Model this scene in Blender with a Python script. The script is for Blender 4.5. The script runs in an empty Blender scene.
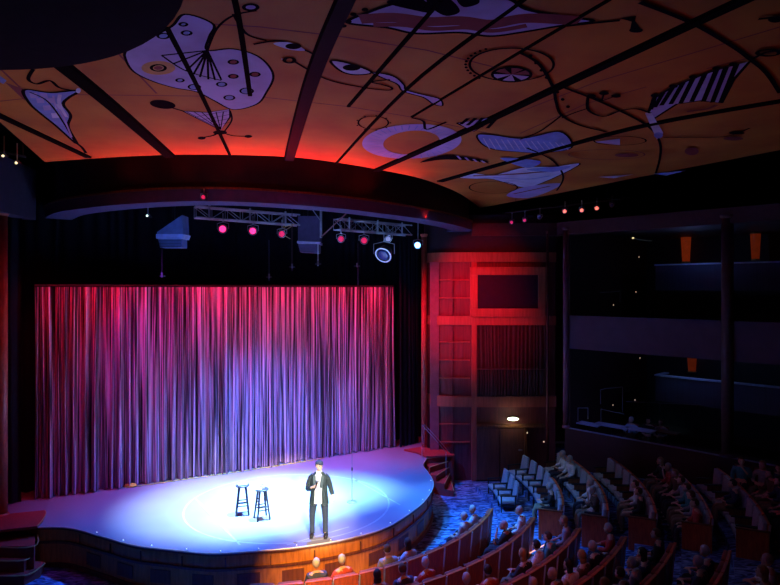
import bpy, bmesh, math, random
from mathutils import Vector, Matrix
random.seed(7)
PI = math.pi
COL = bpy.context.scene.collection
# ------------------------------------------------------------------ survey of the room
H, F, CX, HY = 5.85, 590.0, 390.0, 288.0        # eye height over the stage, focal length, horizon row
def at(px, py, Y):                              # a surveyed point at distance Y
    return Vector(((px-CX)/F*Y, Y, H-(py-HY)/F*Y))
def on(px, py, z):                              # a surveyed point on the level z
    Y = F*(H-z)/(py-HY)
    return Vector(((px-CX)/F*Y, Y, z))
U = Vector((.878, .479, 0)).normalized()        # along the curtain, away to the right
N = Vector((.479, -.878, 0)).normalized()       # from the stage to the audience
C0 = Vector((-3.2, 18.0, 0))                    # centre of the seating arcs
FLOOR = -1.0
# ------------------------------------------------------------------ materials
MATS = {}
def mat(name, col, rough=.6, metal=0, noise=.12, scale=6, emit=None, es=0, col2=None, stretch=(1,1,1), bump=0, spec=.5, sheen=0, trans=0):
    if name in MATS: return MATS[name]
    m = bpy.data.materials.new(name); m.use_nodes = True
    nt = m.node_tree; b = nt.nodes['Principled BSDF']
    b.inputs['Roughness'].default_value = rough; b.inputs['Metallic'].default_value = metal
    b.inputs['Specular IOR Level'].default_value = spec
    tc = nt.nodes.new('ShaderNodeTexCoord'); mp = nt.nodes.new('ShaderNodeMapping')
    mp.inputs['Scale'].default_value = stretch
    nz = nt.nodes.new('ShaderNodeTexNoise'); nz.inputs['Scale'].default_value = scale; nz.inputs['Detail'].default_value = 4
    rp = nt.nodes.new('ShaderNodeValToRGB')
    c1 = tuple(max(0, c*(1-noise)) for c in col); c2 = col2 or tuple(min(1, c*(1+noise)) for c in col)
    rp.color_ramp.elements[0].color = (*c1, 1); rp.color_ramp.elements[1].color = (*c2, 1)
    rp.color_ramp.elements[0].position = .35; rp.color_ramp.elements[1].position = .65
    L = nt.links.new
    L(tc.outputs['Object'], mp.inputs['Vector']); L(mp.outputs['Vector'], nz.inputs['Vector'])
    L(nz.outputs['Fac'], rp.inputs['Fac']); L(rp.outputs['Color'], b.inputs['Base Color'])
    if bump:
        bp = nt.nodes.new('ShaderNodeBump'); bp.inputs['Strength'].default_value = bump; bp.inputs['Distance'].default_value = .02
        L(nz.outputs['Fac'], bp.inputs['Height']); L(bp.outputs['Normal'], b.inputs['Normal'])
    if emit:
        b.inputs['Emission Color'].default_value = (*emit, 1); b.inputs['Emission Strength'].default_value = es
    if trans: b.inputs['Transmission Weight'].default_value = trans
    MATS[name] = m
    return m
black = mat('black_paint', (.004,.0035,.005), 1, spec=.03)
blackm = mat('black_metal', (.02,.02,.024), .45, .3)
velvet = mat('black_velvet', (.012,.010,.018), .95, spec=.1)
alu = mat('aluminium', (.55,.57,.62), .35, .8)
chrome = mat('brushed_steel', (.5,.5,.52), .3, .9)
brass = mat('brass_nosing', (.75,.55,.22), .35, .6)
wood = mat('orange_wood', (.62,.20,.03), .4, col2=(.78,.30,.05), scale=3, stretch=(6,6,.7))
woodd = mat('dark_wood_panel', (.16,.045,.015), .45, col2=(.24,.075,.025), scale=3, stretch=(6,6,.7))
redwood = mat('red_wall_wood', (.42,.085,.045), .5, col2=(.5,.11,.06), scale=3, stretch=(5,5,.5))
darkred = mat('dark_red_panel', (.16,.03,.03), .6, col2=(.22,.04,.04), scale=3, stretch=(7,7,.4))
wine = mat('wine_wall', (.05,.010,.014), .7)
purplew = mat('violet_fascia', (.085,.055,.14), .7)
seatwood = mat('seat_back_wood', (.50,.09,.025), .45, col2=(.64,.14,.035), scale=4, stretch=(5,5,1))
seatfab = mat('grey_seat_cloth', (.36,.38,.42), .9, scale=25)
seatfabr = mat('red_seat_cloth', (.30,.08,.06), .9, scale=25)
greytrim = mat('grey_trim', (.45,.43,.42), .5)
skin = mat('skin', (.62,.38,.27), .55, scale=8, noise=.06)
# ------------------------------------------------------------------ mesh helpers
def obj(name, bm, m, parent=None, smooth=False, kind=None):
    me = bpy.data.meshes.new(name)
    bmesh.ops.recalc_face_normals(bm, faces=bm.faces[:])
    bm.to_mesh(me); bm.free()
    for x in (m if isinstance(m, (list, tuple)) else [m]): me.materials.append(x)
    if smooth:
        for p in me.polygons: p.use_smooth = True
    o = bpy.data.objects.new(name, me); COL.objects.link(o)
    if parent is not None: o.parent = parent
    if kind: o['kind'] = kind
    return o
def struct(name, bm, m, parent=None, smooth=False):
    return obj(name, bm, m, parent, smooth, 'structure')
def tag(o, label, cat, group=None):
    o['label'] = label; o['category'] = cat
    if group: o['group'] = group
    return o
def thing(name, label, cat, loc=(0,0,0), rz=0, group=None):
    o = bpy.data.objects.new(name, None); COL.objects.link(o)
    o.empty_display_size = .1
    o.location = loc; o.rotation_euler = (0,0,rz)
    return tag(o, label, cat, group)
def part(o, label): o['label'] = label; return o
def dup(root, loc, rz, label=None, group=None):
    r = root.copy(); COL.objects.link(r); r.location = loc; r.rotation_euler = (0,0,rz)
    if label: r['label'] = label
    if group: r['group'] = group
    for ch in list(root.children):
        c = ch.copy(); COL.objects.link(c); c.parent = r
        for g in ch.children:
            d = g.copy(); COL.objects.link(d); d.parent = c
    return r
def box(bm, c, s, rz=0, bev=0, mi=0, tilt=None):
    M = Matrix.Translation(Vector(c)) @ Matrix.Rotation(rz, 4, 'Z')
    if tilt: M = M @ Matrix.Rotation(tilt, 4, 'X')
    r = bmesh.ops.create_cube(bm, size=1, matrix=M @ Matrix.Diagonal((s[0], s[1], s[2], 1)))
    fs = {f for v in r['verts'] for f in v.link_faces}
    for f in fs: f.material_index = mi
    if bev:
        es = {e for v in r['verts'] for e in v.link_edges}
        r2 = bmesh.ops.bevel(bm, geom=list(es), offset=bev, segments=2, affect='EDGES', profile=.6)
        for f in r2['faces']: f.material_index = mi
    return bm
def tube(bm, pts, r, n=8, mi=0, cap=True, flat=1.0):
    pts = [Vector(p) for p in pts]
    rs = r if isinstance(r, (list, tuple)) else [r]*len(pts)
    rings = []
    up = None
    for i, p in enumerate(pts):
        t = (pts[min(i+1, len(pts)-1)]-pts[max(i-1, 0)]).normalized()
        if up is None:
            up = Vector((0,0,1)) if abs(t.z) < .9 else Vector((0,1,0))
        a = t.cross(up).normalized(); b = a.cross(t).normalized()
        rings.append([bm.verts.new(p + (a*math.cos(2*PI*k/n) + b*math.sin(2*PI*k/n)*flat)*rs[i]) for k in range(n)])
    for i in range(len(rings)-1):
        for k in range(n):
            f = bm.faces.new((rings[i][k], rings[i][(k+1)%n], rings[i+1][(k+1)%n], rings[i+1][k])); f.material_index = mi
    if cap:
        for rg in (rings[0], rings[-1]):
            f = bm.faces.new(rg); f.material_index = mi
    return bm
def lathe(bm, prof, c=(0,0,0), n=20, axis=None, mi=0, cap=True):
    R = Matrix.Identity(3)
    if axis is not None: R = Vector((0,0,1)).rotation_difference(Vector(axis).normalized()).to_matrix()
    c = Vector(c); rings = []
    for rad, z in prof:
        rings.append([bm.verts.new(c + R @ Vector((rad*math.cos(2*PI*k/n), rad*math.sin(2*PI*k/n), z))) for k in range(n)])
    for i in range(len(rings)-1):
        for k in range(n):
            f = bm.faces.new((rings[i][k], rings[i][(k+1)%n], rings[i+1][(k+1)%n], rings[i+1][k])); f.material_index = mi
    if cap:
        for rg in (rings[0], rings[-1]):
            f = bm.faces.new(rg); f.material_index = mi
    return bm
def ball(bm, c, s, n=12, mi=0, rot=None):
    M = Matrix.Translation(Vector(c))
    if rot is not None: M = M @ rot
    r = bmesh.ops.create_uvsphere(bm, u_segments=n, v_segments=max(6, n*2//3), radius=1, matrix=M @ Matrix.Diagonal((s[0], s[1], s[2], 1)))
    for f in {f for v in r['verts'] for f in v.link_faces}: f.material_index = mi; f.smooth = True
    return bm
def cr(P, per=8, closed=False):                  # Catmull-Rom through the points
    P = [Vector(p) for p in P]; out = []; n = len(P)
    rng = range(n if closed else n-1)
    for i in rng:
        g = (lambda j: P[j % n]) if closed else (lambda j: P[min(max(j, 0), n-1)])
        a, b, c, d = g(i-1), g(i), g(i+1), g(i+2)
        for k in range(per):
            t = k/per
            out.append(.5*((2*b)+(c-a)*t+(2*a-5*b+4*c-d)*t*t+(3*b-a-3*c+d)*t**3))
    if not closed: out.append(P[-1])
    return out
def prism(bm, pts, z0, z1, mi=0, mtop=None):
    lo = [bm.verts.new((p[0], p[1], z0)) for p in pts]; hi = [bm.verts.new((p[0], p[1], z1)) for p in pts]
    n = len(pts)
    bm.faces.new(lo[::-1]).material_index = mi
    bm.faces.new(hi).material_index = mi if mtop is None else mtop
    for i in range(n):
        bm.faces.new((lo[i], lo[(i+1)%n], hi[(i+1)%n], hi[i])).material_index = mi
    return bm
def wallstrip(bm, pts, z0, z1, th=.1, mi=0, side=1):     # a wall of thickness th along a plan polyline
    n = len(pts); P = [Vector((p[0], p[1], 0)) for p in pts]; Q = []
    for i in range(n):
        t = (P[min(i+1, n-1)]-P[max(i-1, 0)]).normalized()
        Q.append(P[i] + Vector((-t.y, t.x, 0))*th*side)
    a = [bm.verts.new((p.x, p.y, z0)) for p in P]; b = [bm.verts.new((p.x, p.y, z1)) for p in P]
    c = [bm.verts.new((p.x, p.y, z0)) for p in Q]; d = [bm.verts.new((p.x, p.y, z1)) for p in Q]
    for i in range(n-1):
        for q in ((a[i],a[i+1],b[i+1],b[i]), (c[i+1],c[i],d[i],d[i+1]), (b[i],b[i+1],d[i+1],d[i]), (a[i+1],a[i],c[i],c[i+1])):
            bm.faces.new(q).material_index = mi
    bm.faces.new((a[0],b[0],d[0],c[0])).material_index = mi; bm.faces.new((a[-1],c[-1],d[-1],b[-1])).material_index = mi
    return bm
def NB(): return bmesh.new()

# ------------------------------------------------------------------ STAGE
edge_px = [(38.5,526.8),(68,527.3),(100,535.5),(132,544.5),(168,549),(200,552.4),(220,553),(258.5,550.4),(297,547),(348,538.3),
           (386.7,526.8),(415,509),(428,496.5),(433,486),(432,478.6),(427,471),(423,464.5),(427,457.5)]
E = cr([on(x, y, 0) for x, y in edge_px], 6)
E = [Vector((-9.6, 14.75, 0))] + E
back = [Vector((2.4, 21.7, 0)), Vector((2.2, 24.6, 0)), Vector((-12.5, 16.6, 0)), Vector((-11.2, 14.2, 0))]
# stage floor material: dark blue painted, satin, with a faint ring laid on it
def stage_mat():
    m = bpy.data.materials.new('stage_floor_blue'); m.use_nodes = True; nt = m.node_tree; b = nt.nodes['Principled BSDF']; L = nt.links.new
    tc = nt.nodes.new('ShaderNodeTexCoord'); nz = nt.nodes.new('ShaderNodeTexNoise'); nz.inputs['Scale'].default_value = 1.6; nz.inputs['Detail'].default_value = 6
    rp = nt.nodes.new('ShaderNodeValToRGB'); rp.color_ramp.elements[0].color = (.20,.20,.27,1); rp.color_ramp.elements[1].color = (.27,.27,.34,1)
    L(tc.outputs['Object'], nz.inputs['Vector']); L(nz.outputs['Fac'], rp.inputs['Fac']); L(rp.outputs['Color'], b.inputs['Base Color'])
    r2 = nt.nodes.new('ShaderNodeMapRange'); r2.inputs['To Min'].default_value = .26; r2.inputs['To Max'].default_value = .42
    L(nz.outputs['Fac'], r2.inputs['Value']); L(r2.outputs['Result'], b.inputs['Roughness'])
    return m
stage_floor_m = stage_mat()
fascia_pts = [Vector((p.x, p.y, 0)) for p in E]
stage = struct('floor_stage', prism(NB(), fascia_pts + back, -.04, 0), stage_floor_m)
# fascia: orange wood with rails and dark panels
inner = []
for i, p in enumerate(fascia_pts):
    t = (fascia_pts[min(i+1, len(fascia_pts)-1)]-fascia_pts[max(i-1,0)]).normalized()
    inner.append(p + Vector((-t.y, t.x, 0))*.05)
bm = wallstrip(NB(), inner, FLOOR, -.04, .08)
fas = struct('wall_stage_front', bm, wood)
bm = wallstrip(NB(), [p - (p-q)*.2 for p, q in zip(fascia_pts, inner)], -.42, -.36, .03); wallstrip(bm, fascia_pts, FLOOR, FLOOR+.1, .05)
wallstrip(bm, fascia_pts, -.075, -.04, .05)
struct('trim_1', bm, woodd, fas)
# recessed looking dark panels on the fascia
acc = 0; bm = NB()
for i in range(6, len(fascia_pts)-14):
    a, b_ = inner[i], inner[i+1]; t = (b_-a).normalized(); nrm = Vector((t.y, -t.x, 0))
    acc += (b_-a).length
    if acc > .95:
        acc = 0; c = (a+b_)/2 + nrm*.008
        box(bm, (c.x, c.y, -.66), (.5, .012, .30), math.atan2(t.y, t.x))
        box(bm, (c.x-t.x*.5, c.y-t.y*.5, -.26), (.02, .03, .24), math.atan2(t.y, t.x))
struct('trim_2', bm, woodd, fas)
# pale metal nosing all along the lip
nosing = mat('pale_nosing', (.62,.55,.5), .4, .3)
bm = NB(); tube(bm, [p + Vector((0,0,-.012)) for p in fascia_pts], .018, 6); struct('trim_3', bm, nosing, stage)
# small footlights along the lip
fl_m = mat('footlight_glow', (.9,.92,1), .3, emit=(.7,.82,1), es=2.2)
L_ = 0; k = 0; last = fascia_pts[0]; foot_pts = []
for i in range(8, len(fascia_pts)-16):
    L_ += (fascia_pts[i]-fascia_pts[i-1]).length
    if L_ > .78:
        L_ = 0; foot_pts.append(fascia_pts[i] + (inner[i]-fascia_pts[i])*1.2)
ordn = ['first','second','third','fourth','fifth','sixth','seventh','eighth','ninth','tenth','eleventh','twelfth','thirteenth','fourteenth','fifteenth','sixteenth','seventeenth','eighteenth','nineteenth','twentieth']
for k, p in enumerate(foot_pts):
    t = thing('stage_footlight', f'tiny white footlight dot on the stage lip, {ordn[k]} counted from the left', 'stage light', p, 0, 'footlight dots along the stage lip')
    bm = NB(); lathe(bm, [(.03,0),(.03,.012),(.02,.02)], n=10); obj('housing', bm, alu, t)
    bm = NB(); ball(bm, (0,0,.02), (.011,.011,.008), 8); obj('lens', bm, fl_m, t)
# pale ring, and pale streaks drawn as reflections on the stage floor
ring_glint_m = mat('pale_ring_glint', (.38,.42,.5), .4)
bm = NB()
ringc = Vector((-2.75, 16.0, 0)); R0 = 2.72
rp_ = [ringc + Vector((R0*math.cos(a)*1.0, R0*.92*math.sin(a), 0)) for a in [2*PI*k/72 for k in range(73)]]
for i in range(72):
    a, b_ = rp_[i], rp_[i+1]; na = (a-ringc).normalized()*.022; nb = (b_-ringc).normalized()*.022
    bm.faces.new([bm.verts.new(v + Vector((0,0,.004))) for v in (a-na, a+na, b_+nb, b_-nb)])
for (p, q) in (((196,499),(240,545)), ((352,478),(400,505)), ((287,545),(349,527))):
    a, b_ = on(*p, 0), on(*q, 0); t = (b_-a).normalized(); s = Vector((-t.y, t.x, 0))*.022
    bm.faces.new([bm.verts.new(v + Vector((0,0,.004))) for v in (a-s, a+s, b_+s, b_-s)])
struct('ring_and_glints', bm, ring_glint_m, stage)

# ------------------------------------------------------------------ CURTAINS
def drape(name, P0, P1, z0, z1, m, pitch, amp, seed, kindlabel=None, cols=6, rows=10, bow=0):
    rnd = random.Random(seed); P0 = Vector(P0); P1 = Vector(P1); Ld = (P1-P0).length
    t = (P1-P0).normalized(); nr = Vector((t.y, -t.x, 0))
    xs = []; s = 0; side = 1
    while s < Ld:
        w = pitch*rnd.uniform(.5, 1.6); a = amp*rnd.uniform(.45, 1.25)
        for k in range(cols):
            xs.append((s + w*k/cols, a*math.sin(2*PI*k/cols) + .25*a*math.sin(4*PI*k/cols+rnd.uniform(-.3,.3))))
        s += w
    bm = NB(); grid = []
    ph = [rnd.uniform(0, 6.28) for _ in range(4)]
    for r in range(rows+1):
        v = r/rows; z = z0 + (z1-z0)*v; row = []
        for (s, d) in xs:
            q = min(s, Ld)
            dd = d*(1.15-.35*v) + .03*math.sin(q*1.3+ph[0]+v*1.2) + (1-v)*.03*math.sin(q*7+ph[1])
            jz = (.03*math.sin(q*9+ph[2]) if r == 0 else 0)
            row.append(bm.verts.new(P0 + t*(q+.02*math.sin(v*3+q*3)) + nr*(dd + bow*math.sin(PI*q/Ld)) + Vector((0,0,z+jz*.5))))
        grid.append(row)
    for r in range(rows):
        for i in range(len(xs)-1):
            bm.faces.new((grid[r][i], grid[r][i+1], grid[r+1][i+1], grid[r+1][i])).smooth = True
    return bm
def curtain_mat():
    m = bpy.data.materials.new('rose_velvet_fold_shade'); m.use_nodes = True; nt = m.node_tree; b = nt.nodes['Principled BSDF']; L = nt.links.new
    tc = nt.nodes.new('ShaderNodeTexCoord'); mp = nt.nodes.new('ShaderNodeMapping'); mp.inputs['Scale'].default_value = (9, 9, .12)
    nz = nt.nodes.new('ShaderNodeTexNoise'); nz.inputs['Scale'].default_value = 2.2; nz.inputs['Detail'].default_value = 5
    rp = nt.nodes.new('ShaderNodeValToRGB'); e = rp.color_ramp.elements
    e[0].position = .44; e[0].color = (.012,.004,.010,1); e[1].position = .60; e[1].color = (.66,.38,.55,1)  # near-black streaks put the shade between folds into the cloth colour
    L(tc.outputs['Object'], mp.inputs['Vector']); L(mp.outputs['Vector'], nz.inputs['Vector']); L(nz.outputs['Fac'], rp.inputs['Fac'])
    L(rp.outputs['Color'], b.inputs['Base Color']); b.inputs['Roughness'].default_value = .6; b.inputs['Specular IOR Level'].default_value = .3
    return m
cpts = [(-9.85, 16.35, 0), (.12, 21.85, 0)]
ctop = 5.88
cu = thing('stage_curtain', 'tall pleated main curtain lit red and violet across the back of the stage', 'curtain', (0,0,0))
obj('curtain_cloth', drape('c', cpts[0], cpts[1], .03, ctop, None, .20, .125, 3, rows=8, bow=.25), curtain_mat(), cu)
bm = NB(); hem = []
for k in range(60):
    f = .2+k*.55/59; p = Vector(cpts[0]).lerp(Vector(cpts[1]), f) + N*(.09+.25*math.sin(PI*f)+.03*math.sin(k*2.1)); hem.append((p.x, p.y, .018))
tube(bm, hem, .014, 6); part(obj('hem', bm, mat('gold_hem', (.5,.42,.12), .6), cu), 'gold coloured hem trim at the foot of the curtain')
bm = NB(); tube(bm, [Vector(cpts[0])+Vector((0,0,ctop+.04)), Vector(cpts[1])+Vector((0,0,ctop+.04))], .03, 8); obj('curtain_track', bm, blackm, cu)
bk = drape('b', (-12.2, 15.9, 0), (3.0, 24.2, 0), 0.02, 9.4, None, .35, .07, 11, rows=4, cols=5)
tag(obj('backdrop_curtain', bk, mat('black_drape', (.012,.010,.018), .95, spec=.1), None), 'black pleated drape hanging behind and above the main curtain', 'curtain')
for k, (a, b_) in enumerate((((.35, 21.6, 0), (1.1, 22.3, 0)), ((-11.0, 15.4, 0), (-10.05, 16.1, 0)))):
    bm = drape('w', a, b_, .02, 8.6, None, .2, .05, 20+k, rows=4)
    tag(obj('wing_curtain', bm, velvet), ['black wing drape closing the gap right of the main curtain', 'black wing drape in the dark gap left of the main curtain'][k], 'curtain')
# a small crumpled yellow lump at the foot of the curtain
p = on(133, 485, .0); bm = NB(); ball(bm, (0,0,.03), (.2,.1,.045), 14)
for v in bm.verts: v.co += Vector((random.uniform(-.03,.03), random.uniform(-.02,.02), random.uniform(-.006,.035))); v.co.z = max(.004, v.co.z)
yc = tag(obj('crumpled_lump', bm, mat('yellow_lump', (.62,.6,.06), .8), smooth=True), 'small crumpled yellow lump at the foot of the curtain', 'cloth'); yc.location = (p.x, p.y-.15, 0)

# ------------------------------------------------------------------ ROOM SHELL
carpet_m = None
def carpet():
    m = bpy.data.materials.new('blue_patterned_carpet'); m.use_nodes = True; nt = m.node_tree; b = nt.nodes['Principled BSDF']; L = nt.links.new
    tc = nt.nodes.new('ShaderNodeTexCoord'); mp = nt.nodes.new('ShaderNodeMapping'); mp.inputs['Scale'].default_value = (1.6,4.5,1); mp.inputs['Rotation'].default_value = (0,0,-.35)
    nz = nt.nodes.new('ShaderNodeTexNoise'); nz.inputs['Scale'].default_value = 2.0; nz.inputs['Detail'].default_value = 5; nz.inputs['Distortion'].default_value = 1.4
    rp = nt.nodes.new('ShaderNodeValToRGB'); e = rp.color_ramp.elements
    e[0].position = .38; e[0].color = (.012,.02,.06,1); e[1].position = .62; e[1].color = (.22,.36,.62,1)
    x = e.new(.5); x.color = (.06,.12,.32,1)
    L(tc.outputs['Object'], mp.inputs['Vector']); L(mp.outputs['Vector'], nz.inputs['Vector']); L(nz.outputs['Fac'], rp.inputs['Fac'])
    L(rp.outputs['Color'], b.inputs['Base Color']); b.inputs['Roughness'].default_value = .95
    return m
carpet_m = carpet()
# tiers: tier i is level z_i outside radius ri
RB = [6.3, 7.5, 8.7, 9.75, 10.75, 11.75, 12.75]          # radius of the seat backs, near block
ZB = [-1.0, -.85, -.70, -.55, -.37, -.19, -.02]
bm = NB(); prism(bm, [(-16,-3),(16,-3),(16,26),(-16,26)], -1.3, FLOOR); floor = struct('floor', bm, carpet_m)
def annulus(bm, r0, r1, a0, a1, z0, z1, n=40):
    P = [(C0.x+r0*math.cos(a0+(a1-a0)*k/n), C0.y+r0*math.sin(a0+(a1-a0)*k/n)) for k in range(n+1)]
    Q = [(C0.x+r1*math.cos(a0+(a1-a0)*k/n), C0.y+r1*math.sin(a0+(a1-a0)*k/n)) for k in range(n+1)]
    prism(bm, P + Q[::-1], z0, z1)
for i in range(1, 7):
    bm = NB(); annulus(bm, RB[i-1]+.10, (RB[i]+.10) if i < 6 else 20, math.radians(-135), math.radians(18 if i < 3 else 14), FLOOR-.1, ZB[i])
    struct('floor_tier', bm, carpet_m)
# aisle step nosings with a strip light
for i in (2,):
    bm = NB(); a = on(530, 553, ZB[2]+.04); b_ = on(551, 541, ZB[2]+.04); tube(bm, [a, b_], .012, 6)
    tag(obj('step_light', bm, mat('warm_strip', (.8,.4,.3), .4, emit=(1,.42,.3), es=1.6)), 'thin pinkish strip light on an aisle step', 'light strip')

# mural ceiling ---------------------------------------------------
ZC = H+2.9
def cp(px, py, dz=0.0):
    v = on(px, py, ZC); v.z = ZC-dz; return v
cedge = [cp(45,162), cp(110,157.5), cp(170,155), cp(230,155), cp(290,157), cp(340,163), cp(380,170), cp(415,177), cp(440,185), cp(462,195), cp(480,208)]
cedge = cr(cedge, 4)
outline = [Vector((-9.5,-4,0)), Vector((-7.2,6,0)), cp(0,122)] + cedge + [cp(560,193), cp(640,177), cp(780,150), Vector((12.0,6,0)), Vector((12.0,-4,0))]
def ceil_mat():
    m = bpy.data.materials.new('orange_mural_ground'); m.use_nodes = True; nt = m.node_tree; b = nt.nodes['Principled BSDF']; L = nt.links.new
    tc = nt.nodes.new('ShaderNodeTexCoord'); nz = nt.nodes.new('ShaderNodeTexNoise'); nz.inputs['Scale'].default_value = .8; nz.inputs['Detail'].default_value = 7
    rp = nt.nodes.new('ShaderNodeValToRGB'); e = rp.color_ramp.elements
    e[0].position = .3; e[0].color = (.42,.09,.006,1); e[1].position = .7; e[1].color = (.58,.19,.015,1)
    L(tc.outputs['Object'], nz.inputs['Vector']); L(nz.outputs['Fac'], rp.inputs['Fac']); L(rp.outputs['Color'], b.inputs['Base Color'])
    b.inputs['Roughness'].default_value = .75
    return m
ceiling = struct('ceiling', prism(NB(), [(p.x, p.y) for p in outline], ZC, ZC+.12), ceil_mat())
mm = [mat('mural_lavender', (.42,.31,.62), .8, scale=2), mat('mural_black', (.004,.003,.008), 1, spec=.03), mat('mural_maroon', (.22,.02,.03), .8),
      mat('mural_blue', (.20,.24,.62), .8, scale=4), mat('mural_tan', (.55,.27,.10), .8), mat('mural_orange', (.60,.20,.035), .75), mat('mural_pale', (.55,.50,.72), .8, scale=3)]
LAV, BLK, MAR, BLU, TAN, ORG, PAL = range(7)
mb = NB()
lay = [0.002]
def fill(P, m, smooth=True, per=6):
    lay[0] += .00009; dz = lay[0]
    pts = [cp(x, y, dz) for x, y in P]
    if smooth: pts = cr(pts, per, True)
    mb.faces.new([mb.verts.new(p) for p in pts]).material_index = m
def line(P, w, m=BLK, smooth=True, closed=False):
    lay[0] += .00009; dz = lay[0]
    pts = [cp(x, y, dz) for x, y in P]
    if smooth and len(P) > 2: pts = cr(pts, 6, closed)
    if closed: pts = pts + [pts[0]]
    A = []
    for i, p in enumerate(pts):
        t = (pts[min(i+1, len(pts)-1)]-pts[max(i-1, 0)])
        if closed and i in (0, len(pts)-1): t = pts[1]-pts[-2]
        t.normalize(); s = Vector((-t.y, t.x, 0))*w/2
        A.append((mb.verts.new(p+s), mb.verts.new(p-s)))
    for i in range(len(A)-1):
        mb.faces.new((A[i][0], A[i+1][0], A[i+1][1], A[i][1])).material_index = m
def ell(c, rx, ry, m, rot=0, n=22):
    P = []
    for k in range(n):
        a = 2*PI*k/n; x = rx*math.cos(a); y = ry*math.sin(a)
        P.append((c[0]+x*math.cos(rot)-y*math.sin(rot), c[1]+x*math.sin(rot)+y*math.cos(rot)))
    return P
def disc(c, rx, ry, m, rot=0): fill(ell(c, rx, ry, m, rot), m, False)
def loop(c, rx, ry, w, m=BLK, rot=0): line(ell(c, rx, ry, m, rot), w, m, True, True)
A = lambda *P: [(x/3, y/3) for x, y in P]
B = lambda *P: [(260+x/3, y/3) for x, y in P]
C = lambda *P: [(520+x/3, y/3) for x, y in P]
# panel seams
for P in (A((530,65),(780,80),(1030,110),(1280,150),(1480,200)), A((190,283),(780,290),(1050,320),(1260,355),(1560,420)), A((350,155),(470,280)), A((0,205),(60,262)),
          A((0,303),(190,283)), C((780,80),(230,245),(0,335)), C((560,205),(780,150)), C((0,400),(200,310),(380,260))):
    line(P, .03, MAR, False)
# big lavender creature
S1 = A((555,42),(640,72),(628,110),(622,150),(700,146),(780,172),(820,225),(800,275),(770,312),(700,328),(640,300),(590,275),(520,262),(455,242),(402,215),(378,180),(380,150),(450,112),(515,78))
fill(S1, LAV); line(S1, .035, BLK, True, True)
disc((475/3,203/3), 17, 7, TAN); loop((475/3,203/3), 7, 3.2, .04); disc((475/3,203/3), 4.5, 2, MAR)
for (x, y, r) in ((490,107,17),(560,98,14),(550,72,11),(540,240,11),(583,260,17),(665,252,14),(700,185,14),(700,228,13),(765,222,14),(740,272,19),(688,292,15)):
    disc((x/3,y/3), r/3, r/6.5, MAR if x in (700,765) else BLU); loop((x/3,y/3), r/3, r/6.5, .03)
for q in ((485,165),(520,190),(560,210),(580,222),(600,230),(625,237),(645,239),(664,238)):
    line(A((622,150), q), .03)
line(A((485,165),(550,158),(622,150)), .03); line(A((485,165),(560,212),(664,240)), .03)
line(A((622,150),(650,85),(700,45),(770,30)), .03); disc((752/3,20/3), 9, 4, BLK); disc((752/3,20/3), 5, 2, LAV)
line(A((700,40),(740,100),(800,120)), .04); line(A((690,330),(695,360),(672,395)), .03)
# spoon, cone and cross
disc((488/3,312/3), 13, 4.3, BLK, .12); line(A((515,322),(550,332)), .05)
fill(A((548,332),(620,336),(688,326),(690,350),(662,390)), LAV, False); line(A((548,332),(620,336),(688,326),(690,350),(662,390),(548,332)), .03, BLK, False)
for k in range(6): line(A((560+k*22,334),(662-0*k,388)), .018)
for k in range(4): line(A((585+k*22,350+k*8),(689,330+k*12)), .015)
line(A((605,412),(640,405),(660,396),(700,406),(745,408)), .05); disc((605/3,413/3), 4, 1.5, BLK); disc((745/3,408/3), 4, 1.5, BLK); disc((660/3,396/3), 7, 2.2, BLK)
# left wing figure
fill(A((15,245),(78,268),(74,300)), MAR, False)
W = A((72,268),(150,276),(236,270),(205,292),(190,312),(212,345),(205,380),(232,432),(170,378),(120,338),(88,308))
fill(W, BLU); line(W, .05, BLK, True, True)
for (x, y) in ((100,285),(120,300),(140,322),(165,345),(150,300),(175,318),(130,285)): fill(A((x-12,y-7),(x+10,y-8),(x+14,y+7),(x-8,y+8)), PAL if x % 2 else LAV, False); 
line(A((90,275),(140,300),(180,350),(225,425)), .03); line(A((160,285),(165,310),(190,350),(215,410)), .03, LAV); line(A((180,282),(178,310),(200,350)), .05, PAL)
line(A((100,205),(85,235),(110,250),(150,240),(180,262),(235,272)), .05); disc((235/3,270/3), 2.5, 2.5, PAL); line(A((225,425),(245,440),(258,458)), .06)
fill(A((0,225),(20,240),(10,250),(0,245)), BLU, False)
# striped flag
S4 = B((262,65),(330,32),(400,8),(470,-12),(720,-12),(800,25),(900,45),(1000,60),(900,75),(780,95),(690,106),(600,95),(470,98),(380,80))
fill(S4, LAV); line(S4, .05, BLK, True, True)
line(B((300,55),(400,50),(500,62),(600,60),(690,70),(800,52),(960,60)), .22, MAR); line(B((340,72),(430,72),(520,84),(620,80),(700,90),(800,74)), .10, MAR)
fill(B((380,5),(420,-12),(480,-12),(520,35),(450,25)), BLK); fill(B((500,-5),(560,-12),(600,30),(560,45),(520,25)), BLK); fill(B((590,-12),(650,-12),(655,8),(610,18)), BLK)
for (x, y) in ((250,75),(265,62),(280,40),(315,26)): disc((260+x/3, y/3), 3.5, 1.8, BLK)
line(C((140,75),(220,66),(300,58)), .05); fill(C((360,-6),(348,45),(300,52),(335,62),(330,85),(365,88),(345,60)), BLK, False); disc((520+348/3,88/3), 7, 2.4, BLK)
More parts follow.
